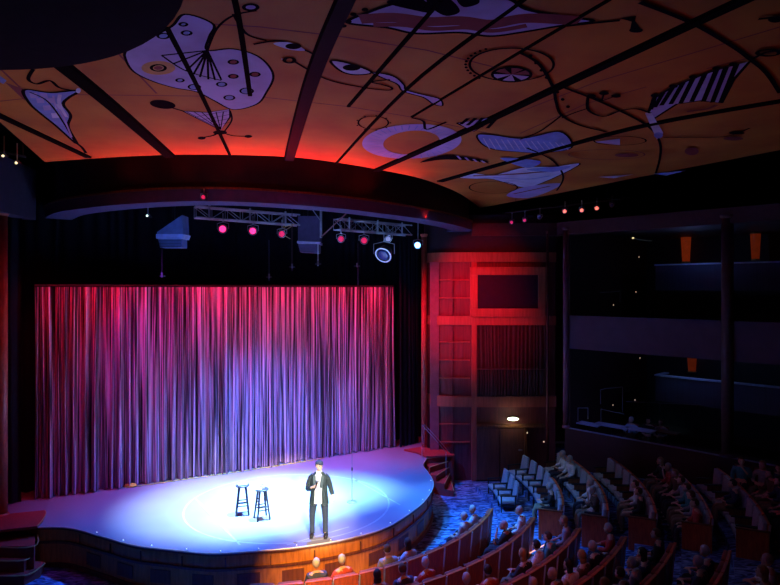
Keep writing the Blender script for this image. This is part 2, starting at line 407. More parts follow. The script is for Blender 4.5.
# eyes and waves
line(B((-20,130),(60,120),(130,145),(180,170)), .04); fill(B((40,128),(90,124),(135,148),(90,146)), PAL); disc((260+100/3, 136/3), 8, 3, BLK)
S5 = B((212,180),(270,188),(335,214),(290,222),(245,212)); fill(S5, PAL); line(S5, .04, BLK, True, True); disc((260+275/3,200/3), 9, 3.2, BLK)
S5 = B((335,214),(400,226),(432,252),(440,268),(500,284),(540,295),(547,315),(520,310),(490,290),(430,272),(412,250),(370,232)); fill(S5, LAV); line(S5, .03, BLK, True, True)
loop((260+88/3,178/3), 5, 2.6, .05); line(B((100,180),(200,235),(300,258),(380,268),(396,262),(370,252),(335,243),(390,236)), .04)
disc((282+260-260,174/3), 0.5, .5, PAL)
# violet ring
loop((260+455/3, 424/3), 39, 14.5, .42, LAV, -.06); loop((260+340/3,366/3), 15, 6.5, .03)
for k in range(34):
    a = 2*PI*k/34; line([(260+455/3+34*math.cos(a), 424/3+12.5*math.sin(a)), (260+455/3+44*math.cos(a+.05), 424/3+16.8*math.sin(a+.05))], .02, BLU, False)
for k in range(9):
    a = 2*PI*k/9; disc((260+340/3+17*math.cos(a), 366/3+7.5*math.sin(a)), 1, .5, BLK)
# wheel
loop((260+755/3, 190/3), 42, 16.5, .035); disc((260+755/3, 220/3), 21, 8, BLK)
for a0 in (0.3, 1.4, 2.5, 3.6, 4.7, 5.6): fill([(260+755/3, 220/3)] + [(260+755/3+18*math.cos(a), 220/3+6.6*math.sin(a)) for a in (a0, a0+.35, a0+.7)], LAV if a0 < 3 else MAR, False)
for k in range(12):
    a = PI*.75+k*.16; disc((260+755/3+46*math.cos(a), 190/3+19*math.sin(a)), 1.6, 1, BLK)
# striped cone and hatched fish
fill(B((590,366),(722,345),(640,392)), LAV, False)
for k in range(5): line(B((602+k*20,370+k*3),(625+k*22,352+k*0-k)), .07)
line(B((590,366),(722,345),(640,392),(590,366)), .04, BLK, False)
F1 = B((652,402),(700,402),(790,412),(900,392),(935,440),(850,456),(760,452),(700,445),(665,428)); fill(F1, BLU); line(F1, .04, BLK, True, True)
for k in range(14): line(B((670+k*18,412+k*1),(690+k*18,446)), .02, PAL)
line(B((455,350),(490,360),(500,385),(560,362)), .05)
fill(B((480,485),(560,462),(690,482),(560,476)), BLK); 
for k in range(9): line(B((580+k*12,462+k*2.4),(590+k*12,474+k*1.7)), .05, LAV if k % 2 else BLK)
G = B((596,530),(640,518),(700,522),(790,500),(880,497),(960,490),(850,545),(790,560),(700,536),(640,534)); fill(G, PAL); line(G, .04, BLK, True, True)
line(B((640,525),(760,520),(880,510)), .14, MAR); line(B((700,530),(800,535),(870,525)), .08, BLU)
fill(B((740,585),(790,560),(900,548),(860,575),(800,592)), LAV); line(B((760,580),(870,556)), .10, MAR)
loop((260+700/3,560/3), 24, 6, .04)
# curving black stems on the right
line(C((360,0),(520,65),(640,135),(690,172),(740,215),(780,275)), .06)
line(C((110,250),(250,305),(380,372),(418,420),(420,470),(405,525)), .05)
line(C((0,152),(60,190),(100,260),(108,300),(125,342),(180,372),(260,392)), .05)
for k in range(8): disc((520+(20+k*16)/3+4, (165+k*22)/3-1), 2, 1.4, BLK)
line(C((125,342),(60,390),(0,415)), .04); line(C((20,440),(100,480),(130,530),(110,570)), .05)
# fan of feathers
FN = C((385,335),(400,292),(455,258),(520,230),(590,204),(690,178),(640,235),(605,305),(540,298),(470,308),(402,352)); fill(FN, LAV, False); line(FN, .05, BLK, False, True)
for (a_, b_) in (((392,325),(405,285)),((404,318),(430,272)),((424,312),(460,255)),((452,308),(490,242)),((482,305),(520,228)),((515,300),(555,216)),((550,300),(590,203)),((577,303),(618,197)),((602,303),(650,187))):
    line(C(a_, b_), .07, BLK, False)
for (x, y) in ((405,282),(460,254),(520,226),(590,200),(640,188)): disc((520+x/3, y/3), 4.5, 1.8, BLK)
fill(C((375,335),(392,330),(430,395),(410,415)), PAL, False); disc((520+415/3,402/3), 4.5, 3, BLU)
line(C((430,408),(520,408),(620,405),(690,380)), .04); disc((520+640/3,412/3), 10, 2, MAR); disc((520+650/3,395/3), 8, 1.5, BLK)
line(C((205,280),(205,325),(250,345),(300,328),(350,322),(392,335)), .05)
line(C((205,320),(160,335),(125,350)), .04)
for (x, y) in ((213,283),(252,275),(288,283)): disc((520+x/3, y/3), 5, 1.8, BLK); line(C((x, y),(245,298)), .03)
line(C((700,170),(740,150),(800,145)), .05); loop((520+745/3,152/3), 11, 3.2, .05); line(C((715,50),(760,45),(800,40)), .05); disc((520+765/3,52/3), 7, 3, BLK)
line(C((500,330),(560,322),(590,310)), .08, MAR)
fill(C((220,422),(300,412),(300,432)), LAV, False); loop((520+300/3,418/3), 26, 4.5, .03)
loop((520+260/3,460/3), 38, 5, .03, MAR); disc((520+320/3,462/3), 12, 2, MAR); disc((520+515/3,450/3), 7, 4, MAR)
fill(C((235,528),(340,520),(280,532)), PAL, False); fill(C((400,518),(500,508),(440,524)), BLU, False)
fill(C((20,505),(150,495),(100,512)), BLU); fill(C((-60,470),(60,480),(20,500)), BLU)
mural = obj('mural', mb, mm, ceiling)
for (i, f) in enumerate(mural.data.polygons): pass
# black ribs
def rib(P, w0, w1, depth=.08, m=black):
    depth *= .4
    pts = cr([cp(x, y) for x, y in P], 6) if len(P) > 2 else [cp(*P[0]), cp(*P[1])]
    bm = NB(); n = len(pts); R = []
    for i, p in enumerate(pts):
        t = (pts[min(i+1, n-1)]-pts[max(i-1, 0)]).normalized(); s = Vector((-t.y, t.x, 0))*(w0+(w1-w0)*i/(n-1))/2
        R.append([bm.verts.new(v) for v in (p+s, p-s, p-s*.8-Vector((0,0,depth)), p+s*.8-Vector((0,0,depth)))])
    for i in range(n-1):
        for k in range(4): bm.faces.new((R[i][k], R[i][(k+1)%4], R[i+1][(k+1)%4], R[i+1][k]))
    bm.faces.new(R[0]); bm.faces.new(R[-1])
    return obj('ceiling_rib', bm, m, ceiling)
rib(A((-90,300),(0,345),(265,470)), .16, .16)
rib(A((180,187),(340,318),(510,467)), .26, .26, .12)
rib(A((500,80),(600,275),(692,470)), .07, .07, .05)
rib(A((690,-60),(722,90),(750,285)), .07, .07, .05)
rib([(358,-30),(345,0),(326,42),(310,85),(298,125),(289,159)], .21, .24, .12, mat('blue_black_rib', (.003,.005,.014), .7, spec=.04))
rib(B((540,0),(265,318)), .06, .06, .05)
rib(B((800,-10),(435,270),(228,490)), .06, .06, .05)
rib(C((270,-4),(0,155),(-325,350)), .05, .05, .04)
rib([(790,-22),(740,0),(560,85),(470,128),(376,170)], .14, .20, .1)
rib([(800,97),(653,123),(560,147),(440,181)], .16, .22, .08)
# upper black void ceiling and outer walls
bm = NB(); prism(bm, [(-16,-4),(19,-4),(19,28),(-16,28)], H+4.2, H+4.3); struct('ceiling_void', bm, velvet)
for nme, P in (('wall_left', [(-13.5,28),(-13.5,-4)]), ('wall_back', [(-14,27.5),(19,27.5)]), ('wall_right', [(18,28),(18,-4)]), ('wall_rear', [(-14,-3.6),(19,-3.6)])):
    bm = wallstrip(NB(), P, -1.3, H+4.2, .15); struct(nme, bm, wine)
# dark round soffit near the viewpoint
bm = NB(); lathe(bm, [(3.05, H+2.5),(3.05,H+2.9)], (-4.5,3.72,0), 72); struct('ceiling_dark_drum', bm, mat('aubergine_soffit', (.012,.004,.010), .9, spec=.1))

# ------------------------------------------------------------------ PROSCENIUM RING
ro = cr([Vector(p) for p in ((-9.9,16.9,0),(-8.7,15.5,0),(-7.0,14.4,0),(-5.4,13.75,0),(-4.1,13.6,0),(-2.9,13.9,0),(-1.2,14.9,0),(.4,16.5,0),(1.6,18.0,0),(2.5,19.6,0),(2.85,20.6,0),(2.6,21.5,0),(1.9,22.0,0))], 5)
ring = struct('wall_proscenium_ring', wallstrip(NB(), ro, H+2.0, H+2.3, .7, side=1), purplew)
ri = []
for i, p in enumerate(ro):
    t = (ro[min(i+1, len(ro)-1)]-ro[max(i-1, 0)]).normalized(); ri.append(p + Vector((-t.y, t.x, 0))*.10)
struct('wall_proscenium_header', wallstrip(NB(), ri, H+2.3, H+4.2, .3, side=1), mat('dark_brown_header', (.020,.008,.010), .7))
bm = wallstrip(NB(), [p - (q-p)*.3 for p, q in zip(ro, ri)], H+2.28, H+2.33, .1); struct('trim_5', bm, woodd)
# left cornice block and columns
bm = wallstrip(NB(), [(-9.2,9.0),(-9.3,12.5),(-9.9,16.5)], H+1.9, H+3.3, .4); struct('wall_left_cornice', bm, mat('dim_violet', (.05,.03,.06), .7))
redcol = mat('red_column_wood', (.5,.10,.06), .45)
def column(px, w, Y, z0, z1, label, m=redcol, dx=0):
    c = at(px, HY, Y)
    t = thing('column', label, 'column', (c.x, c.y, z0))
    bm = NB(); r = w/2/F*Y; lathe(bm, [(r, .08),(r, z1-z0-.08)], n=24); obj('shaft', bm, m, t, True)
    bm = NB(); lathe(bm, [(r*1.35,0),(r*1.35,.06),(r*1.1,.1)], n=24); obj('base', bm, m, t)
    bm = NB(); lathe(bm, [(r*1.1,z1-z0-.1),(r*1.3,z1-z0-.05),(r*1.3,z1-z0)], n=24); obj('capital', bm, m, t)
column(2.5, 9, 15.1, 0, H+1.95, 'tall red lit column at the far left edge of the stage opening')
column(424, 5.5, 21.35, 0, H+1.95, 'slim red lit column between the stage and the red bay wall')

# ------------------------------------------------------------------ RED BAY WALL (right of the stage)
def bz(py, Y=21.0): return H-(py-HY)/F*Y
bayP = cr([Vector(p) for p in ((1.25,21.75,0),(1.55,21.3,0),(2.1,21.08,0),(3.1,21.0,0),(4.6,21.0,0),(5.9,21.05,0))], 5)
bay = struct('wall_bay', wallstrip(NB(), bayP, FLOOR, bz(254), .2, side=1), darkred)
struct('wall_bay_upper', wallstrip(NB(), bayP, bz(254), H+2.6, .2, side=1), mat('bay_upper_shade', (.035,.010,.02), .7))  # darker colour above the band stands for the shade up there
for (y0, y1) in ((252.5,262),(316,325),(396,406.5)):
    P = [p + Vector((0,-.12,0)) for p in bayP]
    struct('trim_6', wallstrip(NB(), P, bz(y1), bz(y0), .14), redwood, bay)
def vtrim(px0, px1, y0, y1, Y=20.93, m=redwood, th=.1):
    a, b_ = at(px0, y1, Y), at(px1, y0, Y); bm = NB()
    box(bm, ((a.x+b_.x)/2, Y, (a.z+b_.z)/2), (b_.x-a.x, th, b_.z-a.z), bev=.01); return bm
struct('trim_7', vtrim(471.5,476.5,262,480), redwood, bay)
struct('trim_8', vtrim(430,439,262,480,21.12,mat('violet_red_panel',(.30,.09,.12),.5),.05), MATS['violet_red_panel'], bay)
for y in (280,298,342,360,378,424,442): struct('trim_9', vtrim(439,470,y-.6,y+.6,20.98,redwood,.06), redwood, bay)
for x in (452.5,): 
    for (a, b_) in ((264,316),(326,396),(408,478)): struct('trim_10', vtrim(x-.5,x+.5,a,b_,21.0,darkred,.05), darkred, bay)
# projecting screen frame
t = thing('projection_screen', 'wide dark screen in a heavy red frame high on the red bay wall', 'screen', at(508,317,20.85))
o = t.location
bm = NB()
for (x0,x1,y0,y1) in ((470,545,267,275),(470,545,308.5,317),(470,477.5,275,308.5),(538,545,275,308.5)):
    a, b_ = at(x0,y1,20.85)-o, at(x1,y0,20.85)-o; box(bm, ((a.x+b_.x)/2, 0, (a.z+b_.z)/2), (b_.x-a.x, .14, b_.z-a.z), bev=.015)
obj('screen_frame', bm, redwood, t)
a, b_ = at(477,309,20.85)-o, at(538.5,274.5,20.85)-o; bm = NB(); box(bm, ((a.x+b_.x)/2, .02, (a.z+b_.z)/2), (b_.x-a.x, .05, b_.z-a.z)); part(obj('screen_panel', bm, mat('dead_screen', (.03,.012,.03), .3), t), 'dark unlit screen surface')
# recess between screen and third band
a, b_ = at(476.5,396,20.97), at(545,319,20.97)
bm = drape('r', (a.x, 20.93, 0), (b_.x, 20.93, 0), a.z, b_.z, None, .12, .02, 5, rows=2)
tag(obj('drape', bm, mat('dark_red_drape', (.045,.008,.007), .8)), 'dark red pleated drape in the recess below the wall screen', 'curtain')
t = thing('balustrade', 'thin dark railing in front of the recess below the wall screen', 'railing', at(511,396,20.8)); o = t.location
rail_m = mat('dull_rail', (.18,.05,.05), .4, .4)
bm = NB(); tube(bm, [at(477,369,20.8)-o, at(545,369,20.8)-o], .02, 8); obj('handrail', bm, rail_m, t)
for x in (478,491,505,518,531,544): bm = NB(); tube(bm, [at(x,396,20.8)-o, at(x,369,20.8)-o], .013, 6); obj('post', bm, rail_m, t)
bm = NB()
for k in range(24): x = 480+k*2.7; tube(bm, [at(x,395,20.8)-o, at(x+1,382,20.8)-o, at(x,370,20.8)-o], .006, 4)
obj('baluster_pattern', bm, rail_m, t)
# exit door beneath the band
d = thing('door_1', 'dark wooden door under a lit dome lamp in the red bay', 'door', (at(511,480,20.9).x, 20.9, FLOOR)); d['kind'] = 'structure'
o = d.location
def rect(x0,x1,y0,y1,Y,th,o): 
    a, b_ = at(x0,y1,Y)-o, at(x1,y0,Y)-o; bm = NB(); box(bm, ((a.x+b_.x)/2, Y-o.y, (a.z+b_.z)/2), (b_.x-a.x, th, b_.z-a.z), bev=.006); return bm
dm = mat('brown_door', (.14,.04,.02), .4, col2=(.2,.06,.03), scale=3, stretch=(6,6,.6))
obj('door_leaf', rect(500,524,428,480,20.88,.05,o), dm, d); obj('door_leaf', rect(476.8,499,428,480,20.88,.05,o), dm, d)
obj('door_frame', rect(476.8,545,424,427.5,20.85,.1,o), woodd, d); obj('door_frame', rect(524.5,527,428,480,20.85,.1,o), woodd, d)
bm = NB(); hh = at(520,450,20.8)-o; tube(bm, [hh+Vector((-.06,0,0)), hh+Vector((.08,0,0))], .02, 8); ball(bm, hh, (.035,.02,.035)); obj('door_handle', bm, chrome, d)
for k, (x, y) in enumerate(((527,432.5),(543.5,441.5))):
    t = thing('wall_lamp', ['small round wall light high beside the bay door', 'small low wall light right of the bay door'][k], 'lamp', at(x,y,20.8))
    bm = NB(); lathe(bm, [(.05,0),(.045,.04)], n=12, axis=(0,-1,0)); obj('housing', bm, blackm, t)
    bm = NB(); ball(bm, (0,-.045,0), (.028,.02,.03), 8); obj('bulb', bm, mat('dim_warm_glow', (1,.8,.6), .4, emit=(1,.6,.4), es=.7), t)
t = thing('dome_lamp', 'bright pale green dome lamp over the bay door', 'lamp', at(513,419,20.75))
bm = NB(); box(bm, (0,.10,.0), (.30,.06,.10), bev=.02); obj('lamp_housing', bm, blackm, t)
bm = NB(); ball(bm, (0,0,-.0), (.20,.10,.06), 14); obj('diffuser', bm, mat('lamp_white_green', (1,1,.9), .4, emit=(.85,1,.62), es=5), t)
# narrow right hand side of the bay
column(547.5, 2.5, 20.75, FLOOR, H+2.0, 'thin dim red pole at the right end of the bay wall', darkred)
column(566, 6, 20.5, 1.0, H+2.1, 'red edged column between the bay wall and the side boxes', mat('dim_violet_red', (.26,.09,.13), .5))
column(727.5, 11, 17.0, 1.0, H+2.1, 'thick dark brown column standing on the box front at right', mat('brown_column', (.13,.07,.07), .5))

# ------------------------------------------------------------------ SIDE BOXES (right)
def fl(t): return (6.1+.7071*t, 20.6-.7071*t)       # front line of the boxes
D = lambda t, b: (6.1+.7071*t+.7071*b, 20.6-.7071*t+.7071*b)   # b metres behind the front
boxm = mat('box_front_violet', (.11,.05,.09), .7, scale=2)
rim = mat('violet_ledge', (.25,.24,.36), .35)
struct('wall_box_lower', wallstrip(NB(), [fl(0), fl(11)], FLOOR, .98, .12, side=1), wine)
struct('trim_11', wallstrip(NB(), [D(0,-.02), D(11,-.02)], .97, 1.0, .08, side=1), rim)
struct('floor_box', prism(NB(), [D(0,.1), D(11,.1), D(11,7), D(0,7)], -.1, .1), wine)
struct('wall_box_upper', wallstrip(NB(), [fl(.15), fl(11)], 3.75, 4.9, .12, side=1), boxm)
struct('floor_box_upper', prism(NB(), [D(0,.1), D(11,.1), D(11,7), D(0,7)], 3.75, 3.9), wine)
struct('wall_cornice', wallstrip(NB(), [(2.9,20.9), (5.9,20.85), D(0,-.1), D(11,-.1)], H+1.85, H+2.3, .4, side=1), mat('cornice_red', (.10,.02,.025), .6))
struct('ceiling_box', prism(NB(), [D(-.2,.1), D(11,.1), D(11,7), D(-.2,7)], H+2.05, H+2.15), mat('box_soffit', (.10,.075,.07), .6))
struct('wall_box_back', wallstrip(NB(), [D(-.5,6.9), D(11,6.9)], FLOOR, H+2.1, .12, side=1), mat('teal_grey_wall', (.03,.035,.04), .6))
struct('wall_box_side', wallstrip(NB(), [D(0,.2), D(0,6.95)], FLOOR, H+2.1, .1, side=-1), wine)
# rear tiers with their blue lit rails
blueledge = mat('pale_blue_ledge', (.42,.46,.62), .3)
tw = mat('tier_wall_violet', (.06,.05,.10), .6, stretch=(8,8,.2), scale=4)
ts = (9.9-6.1+20.6-22)/1.4142
bb = (9.9-6.1+22-20.6)/1.4142
for (z, nme) in ((H+.86,'wall_tier_upper'), (H-3.24,'wall_tier_lower')):
    w = struct(nme, wallstrip(NB(), [D(ts, bb+.9), D(ts, bb), D(11, bb)], z-.95, z-.03, .1, side=1), tw)
    struct('trim_12', wallstrip(NB(), [D(ts-.03, bb+.9), D(ts-.03, bb-.05), D(11, bb-.05)], z-.03, z+.02, .2, side=1), blueledge, w)
# sconces on the rear wall
og = mat('orange_sconce_glow', (.8,.15,.03), .5, emit=(1,.10,.015), es=.55, scale=12, noise=.5)
for k, (x, y, hh_, Y, es) in enumerate(((686,249,25,23.9,1),(755.5,246.5,25,21.6,.6),(692,361,20,23.8,.5))):
    c = at(x, y, Y); t = thing('wall_sconce', ['tall orange glowing sconce on the upper box wall above the blue rail', 'dimmer orange sconce on the upper box wall at the right edge', 'faint orange sconce on the lower box wall'][k], 'lamp', c, -PI/4)
    r = 4.6/F*Y; hz = hh_/F*Y/2
    g = mat(f'sconce_glow_{k}', (.7,.14,.03), .5, emit=(1,.10,.015), es=.085*es)
    bm = NB(); lathe(bm, [(r*.75,-hz),(r,hz*.8),(r*1.02,hz)], n=16); obj('lamp_shade', bm, g, t, True)
    bm = NB(); lathe(bm, [(r*1.08,hz),(r*1.08,hz+.05)], n=16); obj('mount', bm, brass, t); bm = NB(); lathe(bm, [(r*.85,-hz-.05),(r*.85,-hz)], n=16); obj('mount', bm, brass, t)
# light fittings, rails and ledge in the boxes
def pole_rail(name, pts, posts, Y, label, m, r=.012):
    t = thing(name, label, 'railing', at(pts[0][0], pts[0][1], Y)); o = t.location
    bm = NB(); tube(bm, [at(x, y, Y)-o for x, y in pts], r, 6); obj('handrail', bm, m, t)
    for (x, y0, y1) in posts: bm = NB(); tube(bm, [at(x, y1, Y)-o, at(x, y0, Y)-o], r, 6); obj('post', bm, m, t)
palerail = mat('pale_metal_rail', (.5,.48,.5), .3, .7)
pole_rail('box_railing', [(600,390),(606,388.5),(622,387)], [(600.5,390,404),(622.5,387,412)], 20.9, 'thin pale metal railing high in the lower side box', palerail)
pole_rail('box_railing', [(578,408),(588,408)], [(578,408,421),(588,408,419)], 20.7, 'short thin metal railing beside the leftmost box table', palerail)
pole_rail('box_railing', [(601,409),(614,412),(624,414)], [(601,409,421)], 20.5, 'short thin metal railing behind the second box table', palerail)
pole_rail('box_railing', [(600,292.5),(611,292),(620,291)], [(620,291,302)], 22.0, 'thin railing glinting in the dark upper box', palerail)
pole_rail('box_railing', [(626,401.5),(700,405),(715,408)], [(660,403,412),(700,405,413)], 20.4, 'long thin dark railing across the lower box below the blue ledge', mat('dim_rail', (.15,.14,.18), .4, .6), .01)
for k, (x, y, Y) in enumerate(((635,400,22),(613,405,22),(640,358,22.5),(636,292,22.5),(613.5,305,22.5),(639,257,22.5))):
    t = thing('table_lamp' if k in (0,1) else 'wall_lamp', ['tiny warm light behind the lower box railing','tiny warm light near the left box tables','small warm light on the wall of the lower box','small white light at the upper box railing','small dim warm light low in the upper box','small dim light high in the upper box'][k], 'lamp', at(x,y,Y))
    bm = NB(); lathe(bm, [(.03,-.1),(.012,-.09),(.012,-.03)], n=10); obj('stem', bm, blackm, t)
    bm = NB(); ball(bm, (0,0,0), (.02,.02,.02), 8); obj('bulb', bm, MATS['dim_warm_glow'], t)
# recessed ceiling light sliver of the upper box
t = thing('ceiling_fitting', 'small gold ceiling light under the canopy of the upper box', 'lamp', at(638,239.5,21.8))
bm = NB(); tube(bm, [at(631,237.5,21.8)-t.location, at(638,239.5,21.8)-t.location, at(652,241,21.8)-t.location], .02, 8); obj('arm', bm, brass, t)
bm = NB(); ball(bm, at(633,238,21.8)-t.location, (.05,.03,.03), 8); obj('bulb', bm, mat('gold_glow', (1,.8,.4), .4, emit=(1,.75,.35), es=1.2), t)

# ------------------------------------------------------------------ CURVED STEPS with gold nosing
carp_red = mat('red_step_carpet', (.32,.035,.03), .9, scale=20)
def steps(P_in, P_out, n, label, nose):
    # P_in/P_out: plan curves (inner end, outer end) of the top tread; treads go outward/down
    pass
t = thing('stage_steps', 'curved red carpeted steps with gold edges down the right side of the stage', 'steps', on(430,458,0)); o = t.location
top = [on(400,451,0), on(416,449,0), on(440,452,0)]
# right: a fan of five treads swinging from the lip down to the carpet
pc = on(451, 456, 0) + Vector((.0,.1,0))
a0s = [math.radians(a) for a in (178, 196, 214, 232, 250, 268)]
levels = [-.02, -.2, -.4, -.6, -.8]
rr = .95
for k in range(5):
    a0, a1 = a0s[k], a0s[k+1]
    P = [pc + Vector((.12*math.cos(a0), .12*math.sin(a0), 0))] + [pc + Vector((rr*math.cos(a0+(a1-a0)*j/5), rr*1.35*math.sin(a0+(a1-a0)*j/5), 0)) for j in range(6)] + [pc + Vector((.12*math.cos(a1), .12*math.sin(a1), 0))]
    bm = NB(); prism(bm, [(p.x-o.x, p.y-o.y) for p in P], FLOOR, levels[k]); tr = obj('tread', bm, carp_red, t)
    bm = NB(); tube(bm, [P[-2]-o+Vector((0,0,levels[k])), P[-1]-o+Vector((0,0,levels[k]))], .016, 6); obj('nosing', bm, brass, tr)
bm = NB(); lathe(bm, [(.13,FLOOR),(.13,.02)], (pc.x-o.x, pc.y-o.y, 0), 16); obj('newel', bm, carp_red, t)
bm = NB(); prism(bm, [(p.x-o.x, p.y-o.y) for p in (on(404,451,0), on(420,448.5,0), on(447,451,0), on(452,457,0), on(426,458,0), on(417,454,0))], .005, .06); part(obj('landing', bm, carp_red, t), 'flat red carpeted landing level with the stage')
for k in range(2):
    h = thing('stair_handrail', ['thin slanting metal handrail of the right stage steps, nearer one', 'thin slanting metal handrail of the right stage steps against the bay wall'][k], 'railing', on(430+k*4,462,0)); oo = h.location
    Y = 20.2+k*.6; q = [at(422+k*2,425-k*1,Y), at(434+k*3,438,Y), at(446+k*3,452,Y)]
    bm = NB(); tube(bm, [v-oo for v in q], .014, 6); obj('handrail', bm, chrome, h)
    bm = NB(); tube(bm, [q[0]-oo, Vector((q[0].x, q[0].y, 0))-oo], .012, 6); obj('post', bm, chrome, h)
    bm = NB(); tube(bm, [q[2]-oo, Vector((q[2].x, q[2].y, -.6))-oo], .012, 6); obj('post', bm, chrome, h)
# left steps
t = thing('stage_steps', 'curved red carpeted steps with gold edges at the bottom left of the stage', 'steps', on(20,560,FLOOR)); o = t.location
tops = [([(-16,516),(45,510),(46,513),(43,519),(37,526),(-16,532)], .06), ([(-16,532),(34,526),(36,530),(34,546),(-16,546)], -.22), ([(-16,546),(33,547),(33,551),(24,560),(-16,560)], -.48), ([(-16,560),(24,560),(44,562),(40,567),(24,575),(-16,575)], -.76)]
for k, (P, z) in enumerate(tops):
    pts = [on(x, y, z) for x, y in P]
    z0 = (FLOOR if k else .005)
    bm = NB(); prism(bm, [(p.x-o.x, p.y-o.y) for p in pts], z0-o.z, z-o.z); tr = obj('tread' if k else 'landing', bm, carp_red, t)
    bm = NB(); tube(bm, [p-o+Vector((0,0,-.01)) for p in (cr(pts[1:5 if k == 0 else -1]+([] if k == 0 else [pts[-1]]), 5))], .016, 6); obj('nosing', bm, brass, tr)

# ------------------------------------------------------------------ SKINNED FIGURES
def skinmesh(name, V, Ed, R, sub=1, extra=None, voxel=None, root=0):
    me = bpy.data.meshes.new(name); me.from_pydata([tuple(v) for v in V], Ed, [])
    o = bpy.data.objects.new(name, me); COL.objects.link(o)
    o.modifiers.new('s', 'SKIN')
    for i, sv in enumerate(me.skin_vertices[0].data):
        r = R[i] if isinstance(R[i], tuple) else (R[i], R[i]); sv.radius = r; sv.use_root = (i == root)
    if sub: s = o.modifiers.new('u', 'SUBSURF'); s.levels = sub; s.render_levels = sub
    dg = bpy.context.evaluated_depsgraph_get()
    m2 = bpy.data.meshes.new_from_object(o.evaluated_get(dg)); bpy.data.objects.remove(o)
    if extra or voxel:
        bm = NB(); bm.from_mesh(m2)
        if extra:
            m3 = bpy.data.meshes.new('x'); extra.to_mesh(m3); extra.free(); bm.from_mesh(m3)
        bm.to_mesh(m2); bm.free()
        if voxel:
            o = bpy.data.objects.new(name, m2); COL.objects.link(o)
            r = o.modifiers.new('r', 'REMESH'); r.mode = 'VOXEL'; r.voxel_size = voxel; r.use_smooth_shade = True
            s = o.modifiers.new('sm', 'SMOOTH'); s.iterations = 2; s.factor = .5
            dg = bpy.context.evaluated_depsgraph_get()
            m2 = bpy.data.meshes.new_from_object(o.evaluated_get(dg)); bpy.data.objects.remove(o)
    for p in m2.polygons: p.use_smooth = True
    m2.name = name
    return m2
def head_bm(c, yaw=0, tilt=0):         # facing -Y before yaw
    bm = NB(); ball(bm, (0,0,0), (.076,.095,.118), 20)
    for v in bm.verts:
        x, y, z = v.co
        if z < -.02: v.co.x *= 1+.9*(z+.02)*3*.45; v.co.y *= (1+(z+.02)*1.6) if y > 0 else 1
        if y < -.06 and abs(z) < .02 and .02 < abs(x) < .05: v.co.y += .008
    ball(bm, (0,-.1,-.018), (.013,.02,.024), 8); ball(bm, (0,-.088,-.055), (.026,.014,.010), 8); ball(bm, (0,-.078,-.095), (.03,.022,.022), 8)
    for s in (-1,1): ball(bm, (s*.078,.005,-.01), (.012,.022,.032), 8)
    M = Matrix.Translation(Vector(c)) @ Matrix.Rotation(yaw, 4, 'Z') @ Matrix.Rotation(tilt, 4, 'X')
    bmesh.ops.transform(bm, matrix=M, verts=bm.verts[:])
    return bm, M
def hand_chains(V, Ed, R, wi, palm_dir, finger_dir, side, curl=.5, scale=1.0):
    """adds palm and five bent fingers to the skeleton from wrist vertex wi"""
    w = Vector(V[wi]); f = Vector(finger_dir).normalized(); p = Vector(palm_dir).normalized(); s = f.cross(p).normalized()*side
    V.append(w+f*.05*scale); Ed.append((wi, len(V)-1)); R.append((.032*scale, .018*scale)); pi = len(V)-1
    for k, (off, ln) in enumerate(((-.028,.07),(-.009,.08),(.010,.075),(.028,.06))):
        prev = pi; pos = w+f*.085*scale+s*off*scale; V.append(pos); Ed.append((prev, len(V)-1)); R.append(.0095*scale); d = f.copy()
        for j in range(3):
            d = (d*math.cos(curl*(.6+.3*j)) + p*math.sin(curl*(.6+.3*j))).normalized()
            pos = pos + d*ln*scale/3; V.append(pos); Ed.append((len(V)-2, len(V)-1)); R.append(.0085*scale-.0006*j)
    pos = w+f*.03*scale-s*.035*scale; V.append(pos); Ed.append((wi, len(V)-1)); R.append(.012*scale)
    for j in range(2):
        pos = pos + (f*.7-s*.35+p*.6*curl).normalized()*.03*scale; V.append(pos); Ed.append((len(V)-2, len(V)-1)); R.append(.010*scale)
def hair_bm(M, long=False, cap=False):
    bm = NB(); ball(bm, (0,.012,.022), (.086,.102,.112), 18)
    dl = [v for v in bm.verts if (v.co.y < -.035 and v.co.z < .062) or v.co.z < (-.12 if long else -.045)]
    bmesh.ops.delete(bm, geom=dl, context='VERTS')
    if long: ball(bm, (0,.05,-.09), (.085,.055,.10), 12)
    bmesh.ops.transform(bm, matrix=M, verts=bm.verts[:]); return bm
def eye_bm(M, s):
    bm = NB(); ball(bm, (s*.031,-.084,.004), (.012,.008,.007), 8)
    bmesh.ops.transform(bm, matrix=M, verts=bm.verts[:]); return bm
def addmesh(name, me, m, parent):
    if not me.materials: me.materials.append(m)
    o = bpy.data.objects.new(name, me); COL.objects.link(o); o.parent = parent; return o
def bm_mesh(name, bm, m):
    me = bpy.data.meshes.new(name); bmesh.ops.recalc_face_normals(bm, faces=bm.faces[:]); bm.to_mesh(me); bm.free(); me.materials.append(m)
    for p in me.polygons: p.use_smooth = True
    return me

# ---- the performer. local frame: +X = image right, -Y towards the viewer
pf = on(319, 536, 0)
sh_z = 1.47
V = [(0,0,.93),(0,0,1.08),(0,.01,1.25),(0,.015,1.42),(-.0,.01,1.50),(.005,-.01,1.60)]
Ed = [(0,1),(1,2),(2,3),(3,4),(4,5)]; R = [(.15,.11),(.14,.10),(.16,.11),(.15,.09),(.055,.055),(.05,.05)]
def add(v, frm, r): V.append(v); Ed.append((frm, len(V)-1)); R.append(r); return len(V)-1
